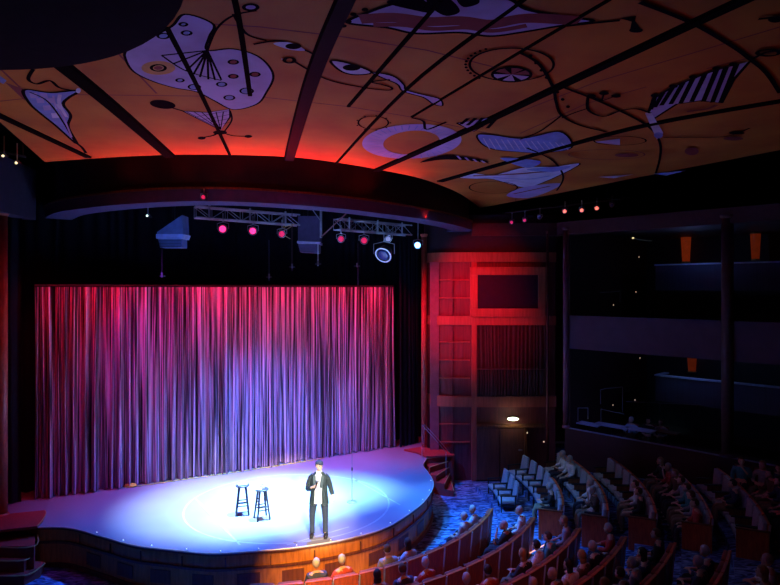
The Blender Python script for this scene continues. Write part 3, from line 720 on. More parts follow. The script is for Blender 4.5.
# right arm (image left), bent to the chest; left arm hanging
a = add((-.17,.02,1.42), 3, .05); b_ = add((-.23,.03,1.29), a, .045); c = add((-.265,.0,1.13), b_, .038); d1 = add((-.20,-.14,1.17), c, .036); w1 = add((-.10,-.215,1.235), d1, .026)
a = add((.17,.02,1.42), 3, .05); b_ = add((.23,.03,1.28), a, .045); c = add((.27,.03,1.14), b_, .038); d2 = add((.30,.0,1.05), c, .034); w2 = add((.325,-.03,.97), d2, .026)
a = add((-.10,0,.88), 0, .09); b_ = add((-.135,-.01,.68), a, .075); c = add((-.15,-.02,.49), b_, .056); d = add((-.155,.01,.28), c, .052); e = add((-.16,.03,.09), d, .036); add((-.165,-.10,.035), e, (.036,.028))
a = add((.10,0,.88), 0, .09); b_ = add((.125,-.01,.68), a, .075); c = add((.135,-.02,.49), b_, .056); d = add((.14,.01,.28), c, .052); e = add((.145,.03,.09), d, .036); add((.175,-.12,.035), e, (.036,.028))
hand_chains(V, Ed, R, w1, (.4,.8,.0), (.75,-.35,.55), 1, .9)
hand_chains(V, Ed, R, w2, (-1,0,0), (.1,-.15,-1), -1, .35)
hb, HM = head_bm((.01,-.02,1.665), .55, .0)
pm = skinmesh('performer_body', V, Ed, R, 1, hb, .0075)
man = addmesh('person', pm, skin, None); man.location = pf + Vector((0,0,.0))
tag(man, 'man in open dark jacket and jeans speaking into a microphone on the lit stage', 'person')
jk = mat('slate_jacket', (.06,.085,.09), .85, scale=30); jn = mat('dark_jeans', (.022,.032,.05), .9, scale=30); sh = mat('white_shirt', (.82,.80,.74), .8); hr = mat('dark_hair', (.025,.018,.015), .7); shoe = mat('black_leather', (.02,.018,.018), .4)
# shirt
bm = NB(); rings = []
for z, rx, ry, cy in ((.80,.165,.125,0),(.95,.165,.13,0),(1.1,.158,.125,0),(1.25,.17,.13,.0),(1.38,.175,.12,.005),(1.46,.13,.09,.01),(1.52,.075,.07,.0),(1.55,.07,.065,-.005)):
    rings.append([bm.verts.new((rx*math.cos(2*PI*k/24), cy+ry*math.sin(2*PI*k/24), z)) for k in range(24)])
for i in range(len(rings)-1):
    for k in range(24): bm.faces.new((rings[i][k], rings[i][(k+1)%24], rings[i+1][(k+1)%24], rings[i+1][k]))
addmesh('shirt', bm_mesh('shirt', bm, sh), sh, man)
# jacket body, open at the front
bm = NB(); rings = []
for z, rx, ry, op in ((.755,.225,.175,.42),(.85,.22,.17,.42),(1.0,.205,.158,.43),(1.15,.195,.15,.45),(1.3,.20,.148,.46),(1.38,.195,.135,.46),(1.45,.165,.115,.5),(1.495,.115,.092,.55),(1.525,.088,.085,.55)):
    rg = []
    for k in range(31):
        a = -PI/2 + op + (2*PI-2*op)*k/30
        wob = 1+.03*math.sin(k*1.9+z*9)*(1 if z < 1.3 else .2)
        rg.append(bm.verts.new((rx*wob*math.cos(a), ry*wob*math.sin(a)+.005, z)))
    rings.append(rg)
for i in range(len(rings)-1):
    for k in range(30): bm.faces.new((rings[i][k], rings[i][k+1], rings[i+1][k+1], rings[i+1][k]))
bmesh.ops.solidify(bm, geom=bm.faces[:], thickness=.014)
jo = addmesh('jacket', bm_mesh('jacket', bm, jk), jk, man)
def sleeve(P, Rr):
    bm = NB(); tube(bm, cr(P, 4), [Rr[0]+(Rr[1]-Rr[0])*i/(len(P)*4-4) for i in range(len(P)*4-3)], 14, cap=False)
    bmesh.ops.solidify(bm, geom=bm.faces[:], thickness=.008); return bm
addmesh('sleeve', bm_mesh('sleeve', sleeve([(-.13,.015,1.42),(-.19,.02,1.37),(-.235,.03,1.27),(-.265,.0,1.13),(-.20,-.13,1.16),(-.145,-.18,1.20)], (.070,.046)), jk), jk, jo)
addmesh('sleeve', bm_mesh('sleeve', sleeve([(.13,.015,1.42),(.19,.02,1.37),(.235,.03,1.26),(.27,.03,1.13),(.30,.0,1.05),(.32,-.025,.99)], (.070,.046)), jk), jk, jo)
for s in (-1,1):
    bm = NB(); box(bm, (s*.085,-.155,1.33), (.07,.012,.26), bev=.004)
    for v in bm.verts: v.co.x += s*(1.33-v.co.z)*(-.12); v.co.y += (v.co.z-1.33)*.25
    addmesh('lapel', bm_mesh('lapel', bm, jk), jk, jo)
for s, P in ((-1, [(-.10,0,.90),(-.13,-.005,.76),(-.145,-.012,.65),(-.158,-.02,.49),(-.163,.01,.28),(-.165,.03,.07)]), (1, [(.10,0,.90),(.125,-.005,.76),(.138,-.01,.65),(.148,-.02,.49),(.15,.01,.28),(.15,.03,.07)])):
    bm = NB(); n = len(P)*4-3; tube(bm, cr(P, 4), [.105+(.060-.105)*min(1, i/(n-1)*1.25) for i in range(n)], 16)
    addmesh('trouser_leg', bm_mesh('trouser_leg', bm, jn), jn, man)
for s, x, yy in ((-1,-.165,-.07),(1,.172,-.09)):
    bm = NB(); ball(bm, (x,yy+.02,.05), (.052,.135,.05), 16); box(bm, (x,yy+.02,.012), (.085,.25,.024), bev=.01)
    for v in bm.verts: v.co.z = max(.0, v.co.z)
    addmesh('shoe', bm_mesh('shoe', bm, shoe), shoe, man)
addmesh('hair', bm_mesh('hair', hair_bm(HM), hr), hr, man); [addmesh('eye', bm_mesh('eye', eye_bm(HM, q), hr), hr, man) for q in (-1,1)]
bm = NB(); ball(bm, (0,.006,.055), (.092,.106,.075), 18); bmesh.ops.delete(bm, geom=[v for v in bm.verts if v.co.z < .048], context='VERTS'); 
for k in range(1): lathe(bm, [(.0,.052),(.05,.052),(.052,.046),(.0,.046)], (0,-.09,0), 14)
bmesh.ops.transform(bm, matrix=HM, verts=bm.verts[:]); addmesh('cap', bm_mesh('cap', bm, mat('grey_blue_cap', (.035,.04,.055), .8)), None, man)
mic = thing('microphone', 'silver topped hand microphone held by the man at his chest', 'microphone', pf + Vector((-.035,-.27,1.27)))
ax = Vector((.05,-.02,.16)).normalized()
bm = NB(); tube(bm, [-ax*.10, ax*.10], [.012,.018], 12); obj('handle', bm, blackm, mic); bm = NB(); ball(bm, ax*.125, (.027,.027,.03), 12); obj('grille', bm, chrome, mic, True)

# ------------------------------------------------------------------ STOOLS AND WHAT STANDS ON THEM
def stool(loc, rz, label):
    t = thing('bar_stool', label, 'stool', loc, rz); hgt = .76
    stl = mat('slate_blue_stool', (.012,.016,.035), .5)
    bm = NB(); lathe(bm, [(.14,hgt-.045),(.165,hgt-.035),(.17,hgt-.01),(.155,hgt),(.02,hgt-.006)], n=28); part(obj('seat', bm, mat('stool_seat', (.02,.018,.035), .5), t), 'round padded seat')
    for k in range(4):
        a = PI/4+k*PI/2; d = Vector((math.cos(a), math.sin(a), 0)); bm = NB()
        tube(bm, [d*.11+Vector((0,0,hgt-.04)), d*.225+Vector((0,0,0))], [.027,.024], 10); obj('leg', bm, stl, t)
    for (z, n0) in ((.25,0),(.45,1),(.32,2),(.52,3)):
        for k in ((0,2) if n0 % 2 == 0 else (1,3)):
            a0 = PI/4+k*PI/2; a1 = a0+PI/2; r = .225-.115*z/.72
            bm = NB(); tube(bm, [(r*math.cos(a0), r*math.sin(a0), z), (r*math.cos(a1), r*math.sin(a1), z)], .014, 8); obj('rung', bm, stl, t)
    return t
s1 = on(242.5, 514, 0); s2 = on(262, 518.5, 0)
stool(s1, .25, 'dark bar stool further left with white cloth on its round seat')
stool(s2, .5, 'dark bar stool nearer the man, carrying a water bottle')
wc = mat('white_terry', (.85,.85,.88), .9, scale=20)
bm = NB(); box(bm, (0,0,.012), (.22,.16,.024), bev=.008); box(bm, (.01,0,.034), (.19,.14,.02), bev=.008); ball(bm, (-.0,.0,.05), (.07,.045,.03), 10)
o = tag(obj('folded_towel', bm, wc), 'small white folded towel lying on the left bar stool', 'towel'); o.location = s1 + Vector((0,0,.76)); o.rotation_euler[2] = .4
t = thing('water_bottle', 'clear white water bottle standing on the right bar stool', 'bottle', s2 + Vector((.03,0,.76)))
bm = NB(); lathe(bm, [(.034,0),(.037,.01),(.037,.13),(.03,.16),(.014,.185),(.014,.2)], n=18); obj('body', bm, mat('frosted_plastic', (.8,.85,.95), .2, trans=.5), t, True)
bm = NB(); lathe(bm, [(.016,.2),(.016,.222)], n=14); obj('bottle_cap', bm, wc, t)
bm = NB(); lathe(bm, [(.0375,.05),(.0378,.10)], n=18, cap=False); obj('paper_band', bm, wc, t)
o = tag(obj('paper_napkin', box(NB(), (0,0,.005), (.15,.13,.01), bev=.003), wc), 'white paper napkin beside the water bottle on the right stool', 'napkin'); o.location = s2 + Vector((-.07,-.02,.76))
# microphone stand
ms = on(352, 502, 0)
t = thing('microphone_stand', 'thin empty microphone stand with a round base right of the man', 'microphone stand', ms)
bm = NB(); lathe(bm, [(.14,0),(.14,.012),(.03,.03)], n=24); obj('base', bm, mat('grey_stand', (.25,.27,.34), .4, .5), t)
bm = NB(); tube(bm, [(0,0,.02),(0,0,.9)], .010, 8); obj('pole', bm, MATS['grey_stand'], t); bm = NB(); tube(bm, [(0,0,.9),(0,0,1.42)], .007, 8); obj('pole', bm, MATS['grey_stand'], t)
bm = NB(); lathe(bm, [(.014,.86),(.018,.88),(.018,.93),(.012,.95)], n=10); obj('clutch', bm, blackm, t)
bm = NB(); tube(bm, [(0,0,1.42),(0,-.03,1.46),(0,-.07,1.47)], .012, 8); obj('clip', bm, blackm, t)

# ------------------------------------------------------------------ THEATRE SEATS
def seat_proto(wood_m, cloth, label):
    t = thing('theatre_chair', label, 'seat')
    w = .55
    bm = NB(); box(bm, (0,.30,.50), (w-.02,.035,.86), bev=.012, tilt=-.09); obj('back_panel', bm, wood_m, t)
    bm = NB(); box(bm, (0,.245,.66), (w-.07,.09,.58), bev=.03, tilt=-.09)
    obj('backrest', bm, cloth, t, True)
    bm = NB(); box(bm, (0,-.02,.42), (w-.08,.46,.13), bev=.035); obj('seat_cushion', bm, cloth, t, True)
    bm = NB(); box(bm, (0,.02,.31), (w-.1,.40,.08), bev=.01); box(bm, (0,.1,.14), (.08,.3,.28)); obj('seat_base', bm, blackm, t)
    for s in (-1,1):
        bm = NB(); box(bm, (s*(w/2-.012),.06,.32), (.022,.40,.60), bev=.006); ar = obj('side_panel', bm, woodd, t)
        bm = NB(); box(bm, (s*(w/2-.012),.0,.635), (.045,.46,.03), bev=.01); obj('armrest', bm, blackm, ar)
    bm = NB(); box(bm, (0,.335,.935), (w-.005,.06,.03), bev=.012); obj('top_rail', bm, wood_m, t)
    bm = NB(); box(bm, (w/2,.33,.62), (.018,.045,.62), bev=.006, tilt=-.09); part(obj('joint_strip', bm, greytrim, t), 'pale strip between neighbouring seat backs')
    return t
def armchair_proto():
    t = thing('theatre_armchair', 'x', 'seat'); w = .56
    bm = NB(); box(bm, (0,.26,.70), (w-.10,.09,.56), bev=.035, tilt=-.16)
    for v in bm.verts:
        if v.co.z > .8: v.co.x *= .82
    obj('backrest', bm, seatfab, t, True)
    bm = NB(); box(bm, (0,-.02,.43), (w-.09,.48,.11), bev=.035); obj('seat_cushion', bm, seatfab, t, True)
    bm = NB(); box(bm, (0,.0,.33), (w-.1,.42,.07), bev=.01); obj('seat_base', bm, blackm, t)
    for s in (-1,1):
        bm = NB(); box(bm, (s*(w/2-.01),-.01,.64), (.05,.50,.035), bev=.012); ar = obj('armrest', bm, blackm, t)
        for yy in (-.22, .2): bm = NB(); box(bm, (s*(w/2-.01),yy,.315), (.035,.04,.63), bev=.008); obj('leg', bm, blackm, t)
    return t
def placed(r, deg, z):
    a = math.radians(deg); return Vector((C0.x+r*math.cos(a), C0.y+r*math.sin(a), z)), a-PI/2
seats_used = set(); occupied = []
near_p = seat_proto(seatwood, seatfabr, 'x'); far_p = seat_proto(seatwood, seatfab, 'x'); arm_p = armchair_proto()
def put(proto, r, deg, z, label, group, n_at=set()):
    loc, rz = placed(r, deg, z)
    if id(proto) not in seats_used:
        seats_used.add(id(proto)); proto.location = loc; proto.rotation_euler[2] = rz; proto['label'] = label; proto['group'] = group; return proto
    return dup(proto, loc, rz, label, group)
near_rows = [(-22.5,-86),(-27,-68),(-30.6,-60),(-32.6,-54),(-33.8,-49),(-35,-46.5),(-36,-45)]
rown = ['front','second','third','fourth','fifth','sixth','seventh']
for i, (a0, a1) in enumerate(near_rows):
    r = RB[i]-.30; step = math.degrees(.565/RB[i]); a = a0; k = 0
    while a > a1:
        put(near_p, r, a, ZB[i], f'red-brown wooden seat, {ordn[k]} from the aisle in the {rown[i]} row of the near curved block', f'seats in the {rown[i]} row of the near block')
        occupied.append(('near', i, k, r, a, ZB[i])); a -= step; k += 1
FR = [(7.05,-3.5,9.5,-1.0),(8.1,-17,16,-1.0+.15),(9.2,-20,15,-.70),(10.3,-21,5,-.55),(11.45,-23,-2,-.37),(12.5,-25,-6.5,-.19),(13.5,-27,-10.5,-.02)]
for i, (rb, a0, a1, z) in enumerate(FR):
    r = rb-.30; step = math.degrees(.60/rb); a = a0+.5*step; k = 0
    z = [-1.0,-.85,-.70,-.55,-.37,-.19,-.02][i]
    while a < a1:
        arm = (i == 0) or (i == 1 and a > -2)
        put(arm_p if arm else far_p, r, a, z, f'{"grey armchair with dark arms" if arm else "grey cushioned seat"}, {ordn[k]} from aisle in {rown[i]} far block row', f'seats in the {rown[i]} row of the far block')
        occupied.append(('far', i, k, r, a, z)); a += step; k += 1
    # wooden end panel of the row at the aisle
    if i >= 1:
        loc, rz = placed(r, a0-.25*step, z); t = thing('bench_end', f'red wooden end panel closing the {rown[i]} row of the far block at the aisle', 'panel', loc, rz)
        bm = NB(); box(bm, (-.06,.02,.40), (.05,.62,.80), bev=.012); obj('end_board', bm, seatwood, t)
        bm = NB(); box(bm, (-.06,.02,.81), (.07,.66,.03), bev=.01); obj('cap_rail', bm, woodd, t)
# tiers for the far block share the near block's floor rings: extend levels where needed
# ------------------------------------------------------------------ AUDIENCE
def seated(variant):
    """returns meshes of a seated figure facing -Y, seat height .48"""
    V = [(0,.10,.56),(0,.13,.72),(0,.14,.88),(0,.12,1.0),(0,.10,1.07)]; Ed = [(0,1),(1,2),(2,3),(3,4)]; R = [(.12,.09),(.11,.09),(.13,.09),(.11,.07),(.05,.05)]
    def add(v, f, r): V.append(v); Ed.append((f, len(V)-1)); R.append(r); return len(V)-1
    W = []
    for s in (-1,1):
        a = add((s*.17,.12,.99), 3, .055); 
        if variant == 1 and s == 1: b = add((s*.24,.02,.80), a, .045); c = add((s*.15,-.10,.95), b, .034); w = add((s*.07,-.09,1.05), c, .024)
        elif variant == 2: b = add((s*.25,.06,.78), a, .045); c = add((s*.14,-.16,.74), b, .034); w = add((s*.05,-.20,.76), c, .024)
        else: b = add((s*.24,.08,.76), a, .045); c = add((s*.19,-.10,.66), b, .034); w = add((s*.12,-.22,.63), c, .024)
        W.append((w, s))
        a = add((s*.10,-.02,.54), 0, .085); b = add((s*.12,-.36,.55), a, .06); c = add((s*.12,-.38,.30), b, .05); d = add((s*.12,-.36,.08), c, .035); add((s*.13,-.47,.035), d, (.034,.026))
    for w, s in W: hand_chains(V, Ed, R, w, (0,0,-1) if variant != 1 else (0,-.5,.5), (-s*.3,-1,-.05) if variant != 1 else (-s*.3,-.1,1), s, .4)
    hb, HM = head_bm((0,.06,1.21), (.0,.35,-.3)[variant], 0)
    body = skinmesh('seated_body', V, Ed, R, 1, hb, .014)
    # top
    Vt = [(0,.10,.52),(0,.13,.72),(0,.14,.88),(0,.125,1.0),(0,.115,1.04)]; Et = [(0,1),(1,2),(2,3),(3,4)]; Rt = [(.16,.125),(.155,.12),(.18,.125),(.16,.11),(.085,.08)]
    for (w, s) in W:
        chain = [V[w-2] if False else None]
    k = 5
    for s in (-1,1):
        Vt.append((s*.18,.12,.985)); Et.append((3, len(Vt)-1)); Rt.append(.080)
        if variant == 1 and s == 1: P = [(s*.24,.02,.80),(s*.17,-.08,.92)]
        elif variant == 2: P = [(s*.25,.06,.78),(s*.15,-.14,.745)]
        else: P = [(s*.24,.08,.76),(s*.195,-.09,.665)]
        for q in P: Vt.append(q); Et.append((len(Vt)-2, len(Vt)-1)); Rt.append(.06)
    top = skinmesh('top', Vt, Et, Rt, 1)
    Vl = [(0,.08,.54)]; El = []; Rl = [(.16,.11)]
    for s in (-1,1):
        pr = 0
        for q, r in (((s*.10,-.02,.54),.10),((s*.12,-.36,.55),.075),((s*.12,-.38,.30),.065),((s*.12,-.36,.10),.055)): Vl.append(q); El.append((pr, len(Vl)-1)); Rl.append(r); pr = len(Vl)-1
    legs = skinmesh('trousers', Vl, El, Rl, 1)
    bs = NB(); ball(bs, (0,-.42,.045), (.045,.12,.045), 12)
    shoes = bm_mesh('shoe', bs, shoe)
    hair = {k_: bm_mesh('hair', hair_bm(HM, lg), m_) for k_, lg, m_ in (('dark',False,hr),('grey',False,mat('grey_hair',(.45,.44,.44),.8)),('blond',True,mat('blond_hair',(.38,.25,.10),.8)),('long dark',True,hr),('brown',False,mat('brown_hair',(.10,.05,.025),.8)))}
    eyes = [bm_mesh('eye', eye_bm(HM, q), hr) for q in (-1,1)]
    body.materials.append(skin)
    return body, top, legs, shoes, hair, eyes
VAR = [seated(v) for v in range(3)]
topc = {'white':(.75,.76,.8),'black':(.03,.03,.035),'pale blue':(.35,.48,.7),'grey':(.3,.3,.33),'red':(.5,.06,.05),'navy':(.04,.05,.12),'teal':(.06,.30,.32),'brown':(.15,.08,.05)}
TOPS = {}
for v in range(3):
    for n_, c_ in topc.items():
        me = VAR[v][1].copy(); me.materials.append(mat('cloth_'+n_.replace(' ','_'), c_, .85, scale=20)); TOPS[(v, n_)] = me
trm = [mat('dark_trousers', (.03,.03,.045), .9), mat('tan_trousers', (.25,.19,.12), .9)]
LEG = {}
for v in range(3):
    for q in range(2): me = VAR[v][2].copy(); me.materials.append(trm[q]); LEG[(v, q)] = me
rnd = random.Random(5)
def spectator(loc, rz, label_fmt, group, tone=None, hair=None, var=None, sc=.92):
    v = rnd.choice([0,0,0,0,2,2,2,2,1]) if var is None else var
    n_ = tone or rnd.choice(['white','black','pale blue','grey','grey','navy','black','red','teal','brown','white','pale blue'])
    h = hair or rnd.choice(['dark','grey','blond','long dark','brown','grey'])
    body, _, _, shoes, hairs, eyes = VAR[v]
    o = bpy.data.objects.new('person', body); COL.objects.link(o); o.location = loc; o.rotation_euler[2] = rz + rnd.uniform(-.2,.2); o.scale = (sc,)*3
    tag(o, label_fmt.format(h=h, c=n_), 'person', group)
    nshoe = 0
    for nm, me in (('top', TOPS[(v, n_)]), ('trousers', LEG[(v, rnd.randrange(2))]), ('shoe', shoes), ('shoe', shoes), ('hair', hairs[h]), ('eye', eyes[0]), ('eye', eyes[1])):
        c = bpy.data.objects.new(nm, me); COL.objects.link(c); c.parent = o
        if nm == 'shoe': c.location.x = .125 if nshoe else -.125; nshoe = 1
    return o
front_heads = {0:None}
empty_far = {(0,0),(0,1),(0,2),(0,3)}
for (blk, i, k, r, a, z) in occupied:
    if blk == 'near':
        # front row heads as surveyed
        loc, rz = placed(r, a, z)
        px = CX+F*loc.x/loc.y
        if i == 0:
            occ = any(abs(px-q) < w_ for q, w_ in ((467,7),(413,7),(393,7),(377,7),(338,10),(305,12))) 
        else: occ = rnd.random() < .52
        if not occ: continue
    else:
        if i == 0: continue
        if i == 1 and a > -8: continue
        if i == 2 and a > 11: continue
        if i == 3 and a > -11 and rnd.random() < .75: continue
        if i == 5 and rnd.random() < .6: continue
        if i == 2 and -8 < a < -2: continue
        if rnd.random() < .22: continue
        loc, rz = placed(r, a, z)
    cc = ['pale blue','grey','black','navy','red','teal','white','brown']
    tone = rnd.choice(['white','pale blue','grey','black','navy','red','teal','black','grey','brown','white'])
    if blk == 'near' and i == 0: tone = ('navy','pale blue','grey','black','red')[k % 5]
    d = Vector((math.cos(math.radians(a)), math.sin(math.radians(a)), 0))
    spectator(loc - d*.05 + Vector((0,0,0.03)), rz, '{h}-haired spectator, {c} top, ' + f'{ordn[k]} seat from aisle, {rown[i]} {blk}-block row', f'audience in the {rown[i]} row of the {blk} block', tone)

# ------------------------------------------------------------------ BOX TABLES AND GUESTS
cloth_m = mat('pale_tablecloth', (.42,.44,.62), .7)
for k, (x, y, w) in enumerate(((590,426,26),(615,428,34),(643,432,28),(672,435,20))):
    c = on(x, y, 1.02); c.y += .25
    t = thing('box_table', ['blue lit table at the left end of the side box', 'second blue lit table on the side box ledge', 'dim table before the two box guests', 'dark table at the right of the box guests'][k], 'table', (c.x, c.y, .1), -PI/4, None)
    bm = NB(); box(bm, (0,0,.94), (w/F*c.y*1.0,.42,.05), bev=.012); obj('tabletop', bm, cloth_m if k < 3 else woodd, t)
    bm = NB(); lathe(bm, [(.2,0),(.2,.02),(.04,.05),(.04,.9)], n=16); obj('pedestal', bm, blackm, t)
for k, (x, y, tn, hh_) in enumerate(((627,427,'pale blue','grey'),(658,430,'grey','brown'),(645,428,'black','dark'))):
    c = on(x, y+4, .98); b0 = Vector((c.x+.35, c.y+.6, .1))
    st = thing('box_chair', ['chair of the left guest in the side box','chair of the right guest in the side box','chair between the two box guests'][k], 'chair', b0, -PI/2-PI/4+PI/2)
    bm = NB(); box(bm, (0,0,.44), (.45,.45,.07), bev=.02); obj('seat', bm, darkred, st); bm = NB(); box(bm, (0,.24,.72), (.43,.05,.5), bev=.02); obj('backrest', bm, darkred, st)
    for sx in (-1,1):
        for sy in (-1,1): bm = NB(); tube(bm, [(sx*.19,sy*.19,0),(sx*.19,sy*.19,.42)], .015, 6); obj('leg', bm, blackm, st)
    spectator(b0, -PI/4, ['{h} haired guest in {c} top behind the second table of the side box','{h} haired guest in {c} top, rightmost at the side box ledge','{h} haired guest in {c} top between two others in the side box'][k], 'guests in the side box', tn, hh_, 2)
for k, (x, y) in enumerate(((742,462),(763,459),(781,464))):
    Y = 15.2-k*.3; c = at(x, y, Y); b0 = Vector((c.x+.3, Y+.55, .1))
    st = thing('box_chair', ['chair of the left guest beyond the thick column','chair of the pale shirted guest beyond the thick column','chair at the right frame edge beyond the thick column'][k], 'chair', b0, -PI/4)
    bm = NB(); box(bm, (0,0,.44), (.45,.45,.07), bev=.02); obj('seat', bm, darkred, st); bm = NB(); box(bm, (0,.24,.72), (.43,.05,.5), bev=.02); obj('backrest', bm, darkred, st)
    for sx in (-1,1):
        for sy in (-1,1): bm = NB(); tube(bm, [(sx*.19,sy*.19,0),(sx*.19,sy*.19,.42)], .015, 6); obj('leg', bm, blackm, st)
    spectator(b0, -PI/4, ['{h} haired guest in {c} top, just right of the thick brown column','{h} haired guest in {c} top, at right beyond the thick column','{h} haired guest in {c} top cut by the right edge'][k], 'guests in the side box', ['teal','grey','navy'][k], ['brown','blond','dark'][k], [1,2,0][k])

# ------------------------------------------------------------------ TRUSSES AND STAGE LIGHTS
def truss(P, Q, w, hgt, label, bays=7):
    P, Q = Vector(P), Vector(Q); t = thing('lighting_truss', label, 'truss', P); d = (Q-P); dn = d.normalized(); s = Vector((-dn.y, dn.x, 0)).normalized()*w
    u = Vector((0,0,hgt)); cor = [Vector((0,0,0)), s, s+u, u]
    for c in cor: bm = NB(); tube(bm, [c, c+d], .022, 8); obj('chord', bm, alu, t)
    bm = NB()
    for i in range(bays):
        a, b_ = d*(i/bays), d*((i+1)/bays)
        for c0, c1 in ((0,3),(1,2),(3,2),(0,1)):
            tube(bm, [cor[c0]+a, cor[c1]+a], .010, 5)
            tube(bm, [cor[c0]+a, cor[c1]+b_] if i % 2 else [cor[c1]+a, cor[c0]+b_], .010, 5)
    obj('lacing', bm, alu, t)
    for f in (.12,.5,.85):
        bm = NB(); tube(bm, [d*f+u, d*f+u+Vector((0,0,H+4.2-P.z-hgt))], .008, 5); obj('hanging_cable', bm, blackm, t)
        bm = NB(); box(bm, d*f+u*.5, (.05,.05,hgt+.12), bev=.008); obj('clamp', bm, alu, t)
    return t
zt = H+1.84
tl0, tl1 = at(196,217,16.0), at(300,225,17.35)
truss(tl0, tl1, .3, .30, 'silver ladder truss at the left carrying two pink stage lights')
tr0, tr1 = at(340,229,17.8), at(412,235,19.6)
truss(tr0, tr1, .35, .32, 'silver ladder truss at the right carrying pink stage lights')
def stagelight(c, label, lens_m, r=.12, aim=(.1,-1,-.1), drop=.25):
    t = thing('stage_light', label, 'stage light', c); ax = Vector(aim).normalized()
    bm = NB(); lathe(bm, [(r*.5,-.24),(r*.8,-.2),(r*.85,-.02),(r,.03),(r,.06)], axis=ax, n=20); lathe(bm, [(r*1.02,.03),(r*1.02,.062)], axis=ax, n=20, cap=False); obj('lamp_body', bm, blackm, t, False)
    bm = NB(); lathe(bm, [(r*.97,.05),(r*1.05,.05),(r*1.05,.075),(r*.9,.075)], axis=ax, n=20, cap=False); obj('lens_ring', bm, alu, t)
    bm = NB(); lathe(bm, [(r*.85,.055),(r*.5,.072),(r*.12,.08)], axis=ax, n=18); obj('lens', bm, lens_m, t, True)
    bm = NB(); sx = Vector((1,0,0))*r*1.25; tube(bm, [-sx, -sx+Vector((0,0,r*1.2)), Vector((0,0,r*1.5)), sx+Vector((0,0,r*1.2)), sx], .012, 6); obj('yoke', bm, alu, t)
    bm = NB(); tube(bm, [(0,0,r*1.5),(0,0,r*1.5+drop)], .015, 6); obj('hook_clamp', bm, alu, t)
    return t
pink = mat('pink_lens', (1,.1,.35), .3, emit=(1,.03,.2), es=2.2, scale=14, noise=.4); pinkd = mat('dim_red_lens', (.8,.05,.2), .3, emit=(1,.02,.12), es=.7)
for (x, y, Y, lab, m, r) in ((223,229,16.3,'pink glowing round stage light, leftmost under the left truss',pink,.125),(253,231,16.7,'pink glowing round stage light, second under the left truss',pink,.12),
        (282,234,17.1,'red-pink stage light at the right end of the left truss',pinkd,.11),(341,239,17.8,'dim red stage light at the left end of the right truss',pinkd,.11),(364,240.5,18.2,'dim red stage light in the middle of the right truss',pinkd,.12)):
    stagelight(at(x, y, Y), lab, m, r)
stagelight(at(388,239,19.0), 'small silver stage light at the right of the right truss', mat('pale_lens', (.7,.7,.9), .2, emit=(.5,.5,.9), es=.3), .11)
stagelight(at(384,254,18.6), 'large dark blue moving head lamp below the right truss', mat('dark_lens', (.06,.07,.25), .15), .26, (-.3,-.6,-.5), .3)
stagelight(at(204,197,13.5), 'tiny dim red lamp on the violet proscenium edge', pinkd, .06, (0,-1,-.2), .1)
bl = mat('blue_white_lens', (.7,.9,1), .3, emit=(.12,.42,1), es=14)
stagelight(at(418,245,20.6), 'intense blue-white spotlight beside the slim red column', bl, .13, (-.35,-1,-.2), 1.0)
stagelight(at(148,216,16.2), 'tiny white lamp left of the hanging blue loudspeaker', mat('small_white', (1,1,.9), .3, emit=(.8,1,.85), es=3), .035, (0,-1,0), .3)
# lamps in the slots either side of the mural
for k, (x, y) in enumerate(((565,211),(582,210),(597,208))):
    c = at(x, y, 18.5-.2*k); stagelight(c, f'{["leftmost","middle","rightmost"][k]} of three glowing pinkish lamps in the slot right of the mural', mat('warm_pink_lens', (1,.3,.2), .3, emit=(1,.16,.11), es=2), .07, (-.5,-1,-.3), .2)
for k, (x, y) in enumerate(((512,222),(525,220),(540,217),(612,205))):
    stagelight(at(x, y, 19.0-.3*k), f'{["first","second","third","last"][k]} of the unlit lamps in the dark slot beside the mural', pinkd if k < 2 else MATS['dark_lens'], .06, (-.5,-1,-.3), .2)
for k, (x, y) in enumerate(((4,156),(17,163))):
    stagelight(at(x, y, 11.6+.2*k), f'{["left","right"][k]} one of the small warm lamps at the far left slot', mat('warm_white_lens', (1,.8,.5), .3, emit=(1,.75,.4), es=2.5), .03, (.3,-1,-.2), .35)
for lab, P, q in (('short dark pipe carrying the small warm lamps at far left', [at(-6,150,11.7), at(26,157,12.1)], 4.0), ('dark pipe carrying the lamps in the slot right of the mural', [at(505,213,19.2), at(620,199,18.0)], 4.0)):
    t = thing('lighting_bar', lab, 'pipe', P[0]); bm = NB(); tube(bm, [Vector((0,0,0)), P[1]-P[0]], .025, 8); obj('pipe', bm, blackm, t)
    for f in (.1,.9): v = (P[1]-P[0])*f; bm = NB(); tube(bm, [v, Vector((v.x,v.y,H+4.2-P[0].z))], .008, 5); obj('hanging_cable', bm, blackm, t)
# hanging loudspeakers
t = thing('hanging_loudspeaker', 'blue lit hanging loudspeaker with slanted top, left of the truss', 'loudspeaker', at(170,247,16.0)); o = t.location
bl_m = mat('blue_grey_cabinet', (.16,.20,.36), .6); 
def slab(P, Y0, Y1):
    bm = NB(); a = [bm.verts.new(at(x,y,Y0)-o) for x,y in P]; b_ = [bm.verts.new(at(x,y,Y0)-o+Vector((0,Y1-Y0,0))) for x,y in P]
    bm.faces.new(a); bm.faces.new(b_[::-1]); n = len(P)
    for i in range(n): bm.faces.new((a[i], a[(i+1)%n], b_[(i+1)%n], b_[i]))
    return bm
obj('cabinet', slab([(157,232),(182,215),(183,234),(157,234)], 16.0, 16.5), bl_m, t)
obj('mounting_shelf', slab([(156,234),(183.5,234),(182,238.5),(156,238.5)], 15.92, 16.5), mat('pale_blue_shelf', (.45,.5,.75), .5), t)
obj('cabinet', slab([(158,239),(182,239),(182,247.5),(160,247.5)], 16.0, 16.4), bl_m, t)
bm = NB(); 
for k in range(5): box(bm, at(170,240.5+k*1.5,15.99)-o, (.6,.02,.012))
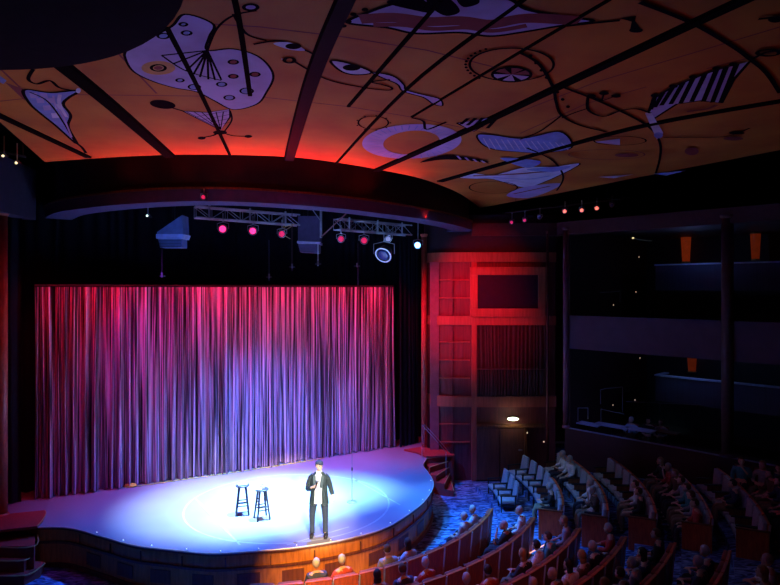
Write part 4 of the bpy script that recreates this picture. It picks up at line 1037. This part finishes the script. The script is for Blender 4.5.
obj('grille', bm, blackm, t)
bm = NB(); tube(bm, [at(175,219,16.2)-o, at(175,219,16.2)-o+Vector((0,0,2.2))], .015, 6); obj('hanging_cable', bm, blackm, t)
t = thing('hanging_loudspeaker', 'dark violet box shaped loudspeaker hanging between the two trusses', 'loudspeaker', at(308,253,17.4)); o = t.location
vm = mat('violet_cabinet', (.10,.07,.17), .6)
obj('cabinet', slab([(298,216),(320,216),(320,241),(298,241)], 17.4, 17.9), vm, t)
obj('mounting_shelf', slab([(297,241),(320,242),(320,244),(297,243)], 17.3, 17.9), mat('lilac_edge', (.6,.5,.8), .4), t)
obj('cabinet', slab([(298,244),(319,244),(319,253),(300,252)], 17.4, 17.8), vm, t)
bm = NB(); tube(bm, [at(308,216,17.6)-o, at(308,216,17.6)-o+Vector((0,0,2.2))], .015, 6); obj('hanging_cable', bm, blackm, t)
# poles, struts and cables hanging in the flies
def rod(P, r, label, m, Y, cat='cable', name='hanging_cable', knob=None):
    t = thing(name, label, cat, at(P[0][0], P[0][1], Y)); o = t.location
    bm = NB(); tube(bm, [at(x, y, Y)-o for x, y in P], r, 6); obj('line', bm, m, t)
    if knob:
        bm = NB(); box(bm, at(*knob, Y)-o, (.05,.05,.13), bev=.01); tube(bm, [at(knob[0]-3, knob[1]+1, Y)-o, at(knob[0]+3, knob[1]+1, Y)-o], .010, 6); obj('end_fitting', bm, mat('tarnished_fitting', (.16,.12,.14), .5, .4), t)
rod([(321,205),(321,238)], .035, 'pale vertical steel pole right of the violet loudspeaker', alu, 17.3, 'pole', 'hanging_pole')
rod([(318,244),(318,266)], .016, 'pale thin pole hanging below the violet loudspeaker', alu, 17.2, 'pole', 'hanging_pole', (318,263))
rod([(350,210),(321,237)], .02, 'slanting pinkish strut beside the violet loudspeaker', mat('pinkish_rod', (.45,.2,.2), .5), 17.2, 'pole', 'slanting_strut')
rod([(312,209),(320,220)], .014, 'short slanting strut above the violet loudspeaker', alu, 17.1, 'pole', 'slanting_strut')
dimc = mat('dim_cable', (.08,.035,.04), .7)
rod([(292,207),(292,271)], .010, 'thin reddish cable hanging left of the violet loudspeaker', dimc, 17.0, knob=(292,266))
rod([(269,240),(269,281)], .008, 'thin cable pair hanging under the left truss', mat('violet_cable', (.08,.06,.11), .6), 17.0, knob=(269,276))
rod([(358,243),(358,287)], .008, 'thin cable hanging under the right truss', dimc, 18.0, knob=(357,265))
rod([(162,247),(162,278)], .008, 'thin cable hanging under the blue loudspeaker', dimc, 16.0, knob=(162,275))
# brass tangle standing in for warm sparks of light by the speaker
t = thing('spark_tangle', 'brass tangle standing in for warm sparks at the right end of the left truss', 'cable', at(288,232,17.2)); bm = NB()
P = [(random.uniform(-.25,.3), random.uniform(-.05,.05), random.uniform(-.25,.3)) for _ in range(9)]; tube(bm, cr(P, 6), .010, 5); obj('cable', bm, MATS['gold_glow'] if False else brass, t)

# ------------------------------------------------------------------ LIGHTING
def aim(o, tgt): o.rotation_euler = (Vector(tgt)-Vector(o.location)).to_track_quat('-Z','Y').to_euler()
def spot(name, loc, tgt, col, e, ang, blend=.6, r=.05):
    l = bpy.data.lights.new(name, 'SPOT'); l.color = col; l.energy = e; l.spot_size = math.radians(ang); l.spot_blend = blend; l.shadow_soft_size = r
    o = bpy.data.objects.new(name, l); COL.objects.link(o); o.location = loc; aim(o, tgt); return o
def point(name, loc, col, e, r=.04):
    l = bpy.data.lights.new(name, 'POINT'); l.color = col; l.energy = e; l.shadow_soft_size = r
    o = bpy.data.objects.new(name, l); COL.objects.link(o); o.location = loc; return o
# stage: white pool, wide blue wash, violet wash at the left/back
spot('key_spot', (-1.5, 15.6, H+3.2), (-2.1, 15.75, 0), (.28,.75,1), 36000, 43, 1, .12)
spot('key_spot', (-3.9, 15.3, H+3.2), (-4.3, 16.1, 0), (.42,.64,1), 28000, 41, 1, .12)
spot('blue_wash', (-2.4, 16.0, H+1.35), (-2.4, 15.9, 0), (.02,.17,1), 7000, 104, .8, .15)
spot('follow_spot', (3.0, -1.5, H+2.2), (-1.8, 14.3, .9), (1,.97,.9), 42000, 9, .6, .1)
spot('violet_wash', (-6.6, 15.0, H+1.6), (-6.0, 17.4, 0), (.25,.06,1), 260, 85, .9, .1)
# curtain: red from above left, violet from the sides and front
for k in range(15):
    f = .02+.96*k/14
    p = Vector(cpts[0]).lerp(Vector(cpts[1]), f) + N*(.95+.25*math.sin(PI*f))
    q = Vector(cpts[0]).lerp(Vector(cpts[1]), min(1, f+.05)) + N*.1 + Vector((0,0,2.9))
    spot('curtain_red', (p.x-.4, p.y-.2, H+1.45), q, (1,.01,.06), (250, 370, 290, 410)[k % 4]*(.55+.45*min(1, k/6)), 66, .8, .04)
spot('curtain_violet', (1.6, 17.6, H+1.9), (-3.6, 19.8, 1.3), (.40,.15,1), 1300, 58, .9, .06)
spot('curtain_violet', (-8.0, 13.9, H+1.9), (-4.5, 19.2, .9), (.42,.09,1), 560, 62, .9, .06)
spot('curtain_violet', (4.0, 3.0, H+2.2), (-2.4, 20.4, .9), (.62,.36,1), 3200, 20, 1, .1)
# red bay wall
spot('bay_red', (-1.2, 13.2, H+1.9), (2.7, 21.0, 4.9), (1,.01,.08), 4600, 30, 1, .05)
spot('bay_red', (1.6, 14.5, H+2.3), (3.4, 21.0, 6.6), (1,.012,.02), 1000, 30, 1, .05)
spot('left_red', (-6, 11, H+1.9), (-9.9, 15.1, 4.0), (1,.03,.04), 160, 60, .9, .05)
# ceiling: red grazing by the ring, unseen uplights added for the glow from below
for k, (x, y) in enumerate(((60,172),(120,168),(180,164),(240,164),(295,166),(345,172),(390,180),(425,192))):
    p = cp(x, y); spot('cove_red', (p.x, p.y-.55, H+2.05), (p.x+.0, p.y-1.0, ZC), (1,.022,.006), [14,40,70,100,120,115,75,18][k], 150, 1, .04)
spot('ceiling_orange', (-5.0, 7.0, 1.5), (-4.6, 10.2, ZC), (1,.58,.22), 150, 80, 1, .1)
spot('ceiling_violet', (-3.0, 6.5, 1.0), (-1.8, 8.6, ZC), (.45,.36,1), 120, 80, .9, .1)
spot('ceiling_red', (1.5, 7.0, .6), (1.5, 11.5, ZC), (1,.16,.07), 120, 90, .9, .1)
spot('ceiling_orange', (5.0, 5.0, 1.6), (4.6, 10.0, ZC), (1,.2,.08), 20, 70, 1, .1)
# ring edge violet glow
spot('ring_violet', (-3, 9.0, 3.0), (-2.0, 14.6, H+2.1), (.35,.2,1), 140, 80, .9, .1)
# truss gear
spot('speaker_blue', (-4.9, 14.4, H+1.0), (-5.9, 16, H+1.6), (.10,.25,1), 70, 50, .9, .05)
spot('truss_blue', (-2.2, 13.0, H+1.0), (-2.4, 17.0, H+1.9), (.2,.4,1), 90, 60, .9, .05)
spot('truss_blue', (1.2, 15.5, H+1.0), (.3, 19.0, H+1.8), (.2,.45,1), 110, 50, .9, .05)
spot('column_blue', at(418,246,20.45), (1.0, 16, 0), (.25,.5,1), 350, 90, .9, .03)
# carpet and front rows: blue
spot('house_blue', (-1.0, 17.2, H+1.8), (2.4, 16.0, -1), (.03,.36,1), 5200, 32, 1, .1)
spot('seat_blue', (0.2, 13.6, H+1.9), (4.2, 18.0, -.6), (.25,.55,1), 520, 34, 1, .1)
spot('house_violet', (2.0, 9.0, H+2.2), (5.5, 15.0, -.6), (.30,.28,1), 90, 60, 1, .1)
spot('seat_red', (0.5, 7.0, H+2.2), (1.2, 12.4, 0), (1,.11,.03), 560, 44, 1, .1)
spot('apron_warm', (-1.5, 8.5, 4.0), (-1.4, 13.4, -.7), (1,.5,.12), 3400, 30, 1, .08)
# boxes
spot('box_blue', (4.0, 14.5, H+1.9), (7.0, 20.4, 1.0), (.16,.24,1), 560, 24, .9, .05)
point('box_tier_blue', (10.4, 20.3, H+1.25), (.2,.35,1), 7)
point('box_tier_blue', (10.6, 20.6, H-2.2), (.2,.35,1), 14)
for c_, e in ((at(672,240,23.6),6),(at(667,352,23.6),7)): spot('teal_downlight', c_+Vector((0,-.15,.35)), c_+Vector((0,.1,-1)), (.15,.8,.9), e*4, 40, .8, .03)
point('exit_glow', at(513,423,20.55), (.9,1,.7), 3)
w = bpy.data.worlds.new('w'); bpy.context.scene.world = w; w.use_nodes = True
w.node_tree.nodes['Background'].inputs[0].default_value = (.10,.06,.16,1); w.node_tree.nodes['Background'].inputs[1].default_value = .02
# ------------------------------------------------------------------ CAMERA
cam = bpy.data.cameras.new('camera'); co = bpy.data.objects.new('camera', cam); COL.objects.link(co)
co.location = (0,0,H); co.rotation_euler = (PI/2,0,0); cam.sensor_width = 36; cam.lens = F/780*36; cam.shift_y = -4.5/780; cam.clip_end = 200
sc = bpy.context.scene; sc.camera = co
sc.view_settings.view_transform = 'Standard'; sc.view_settings.look = 'None'; sc.view_settings.exposure = 0
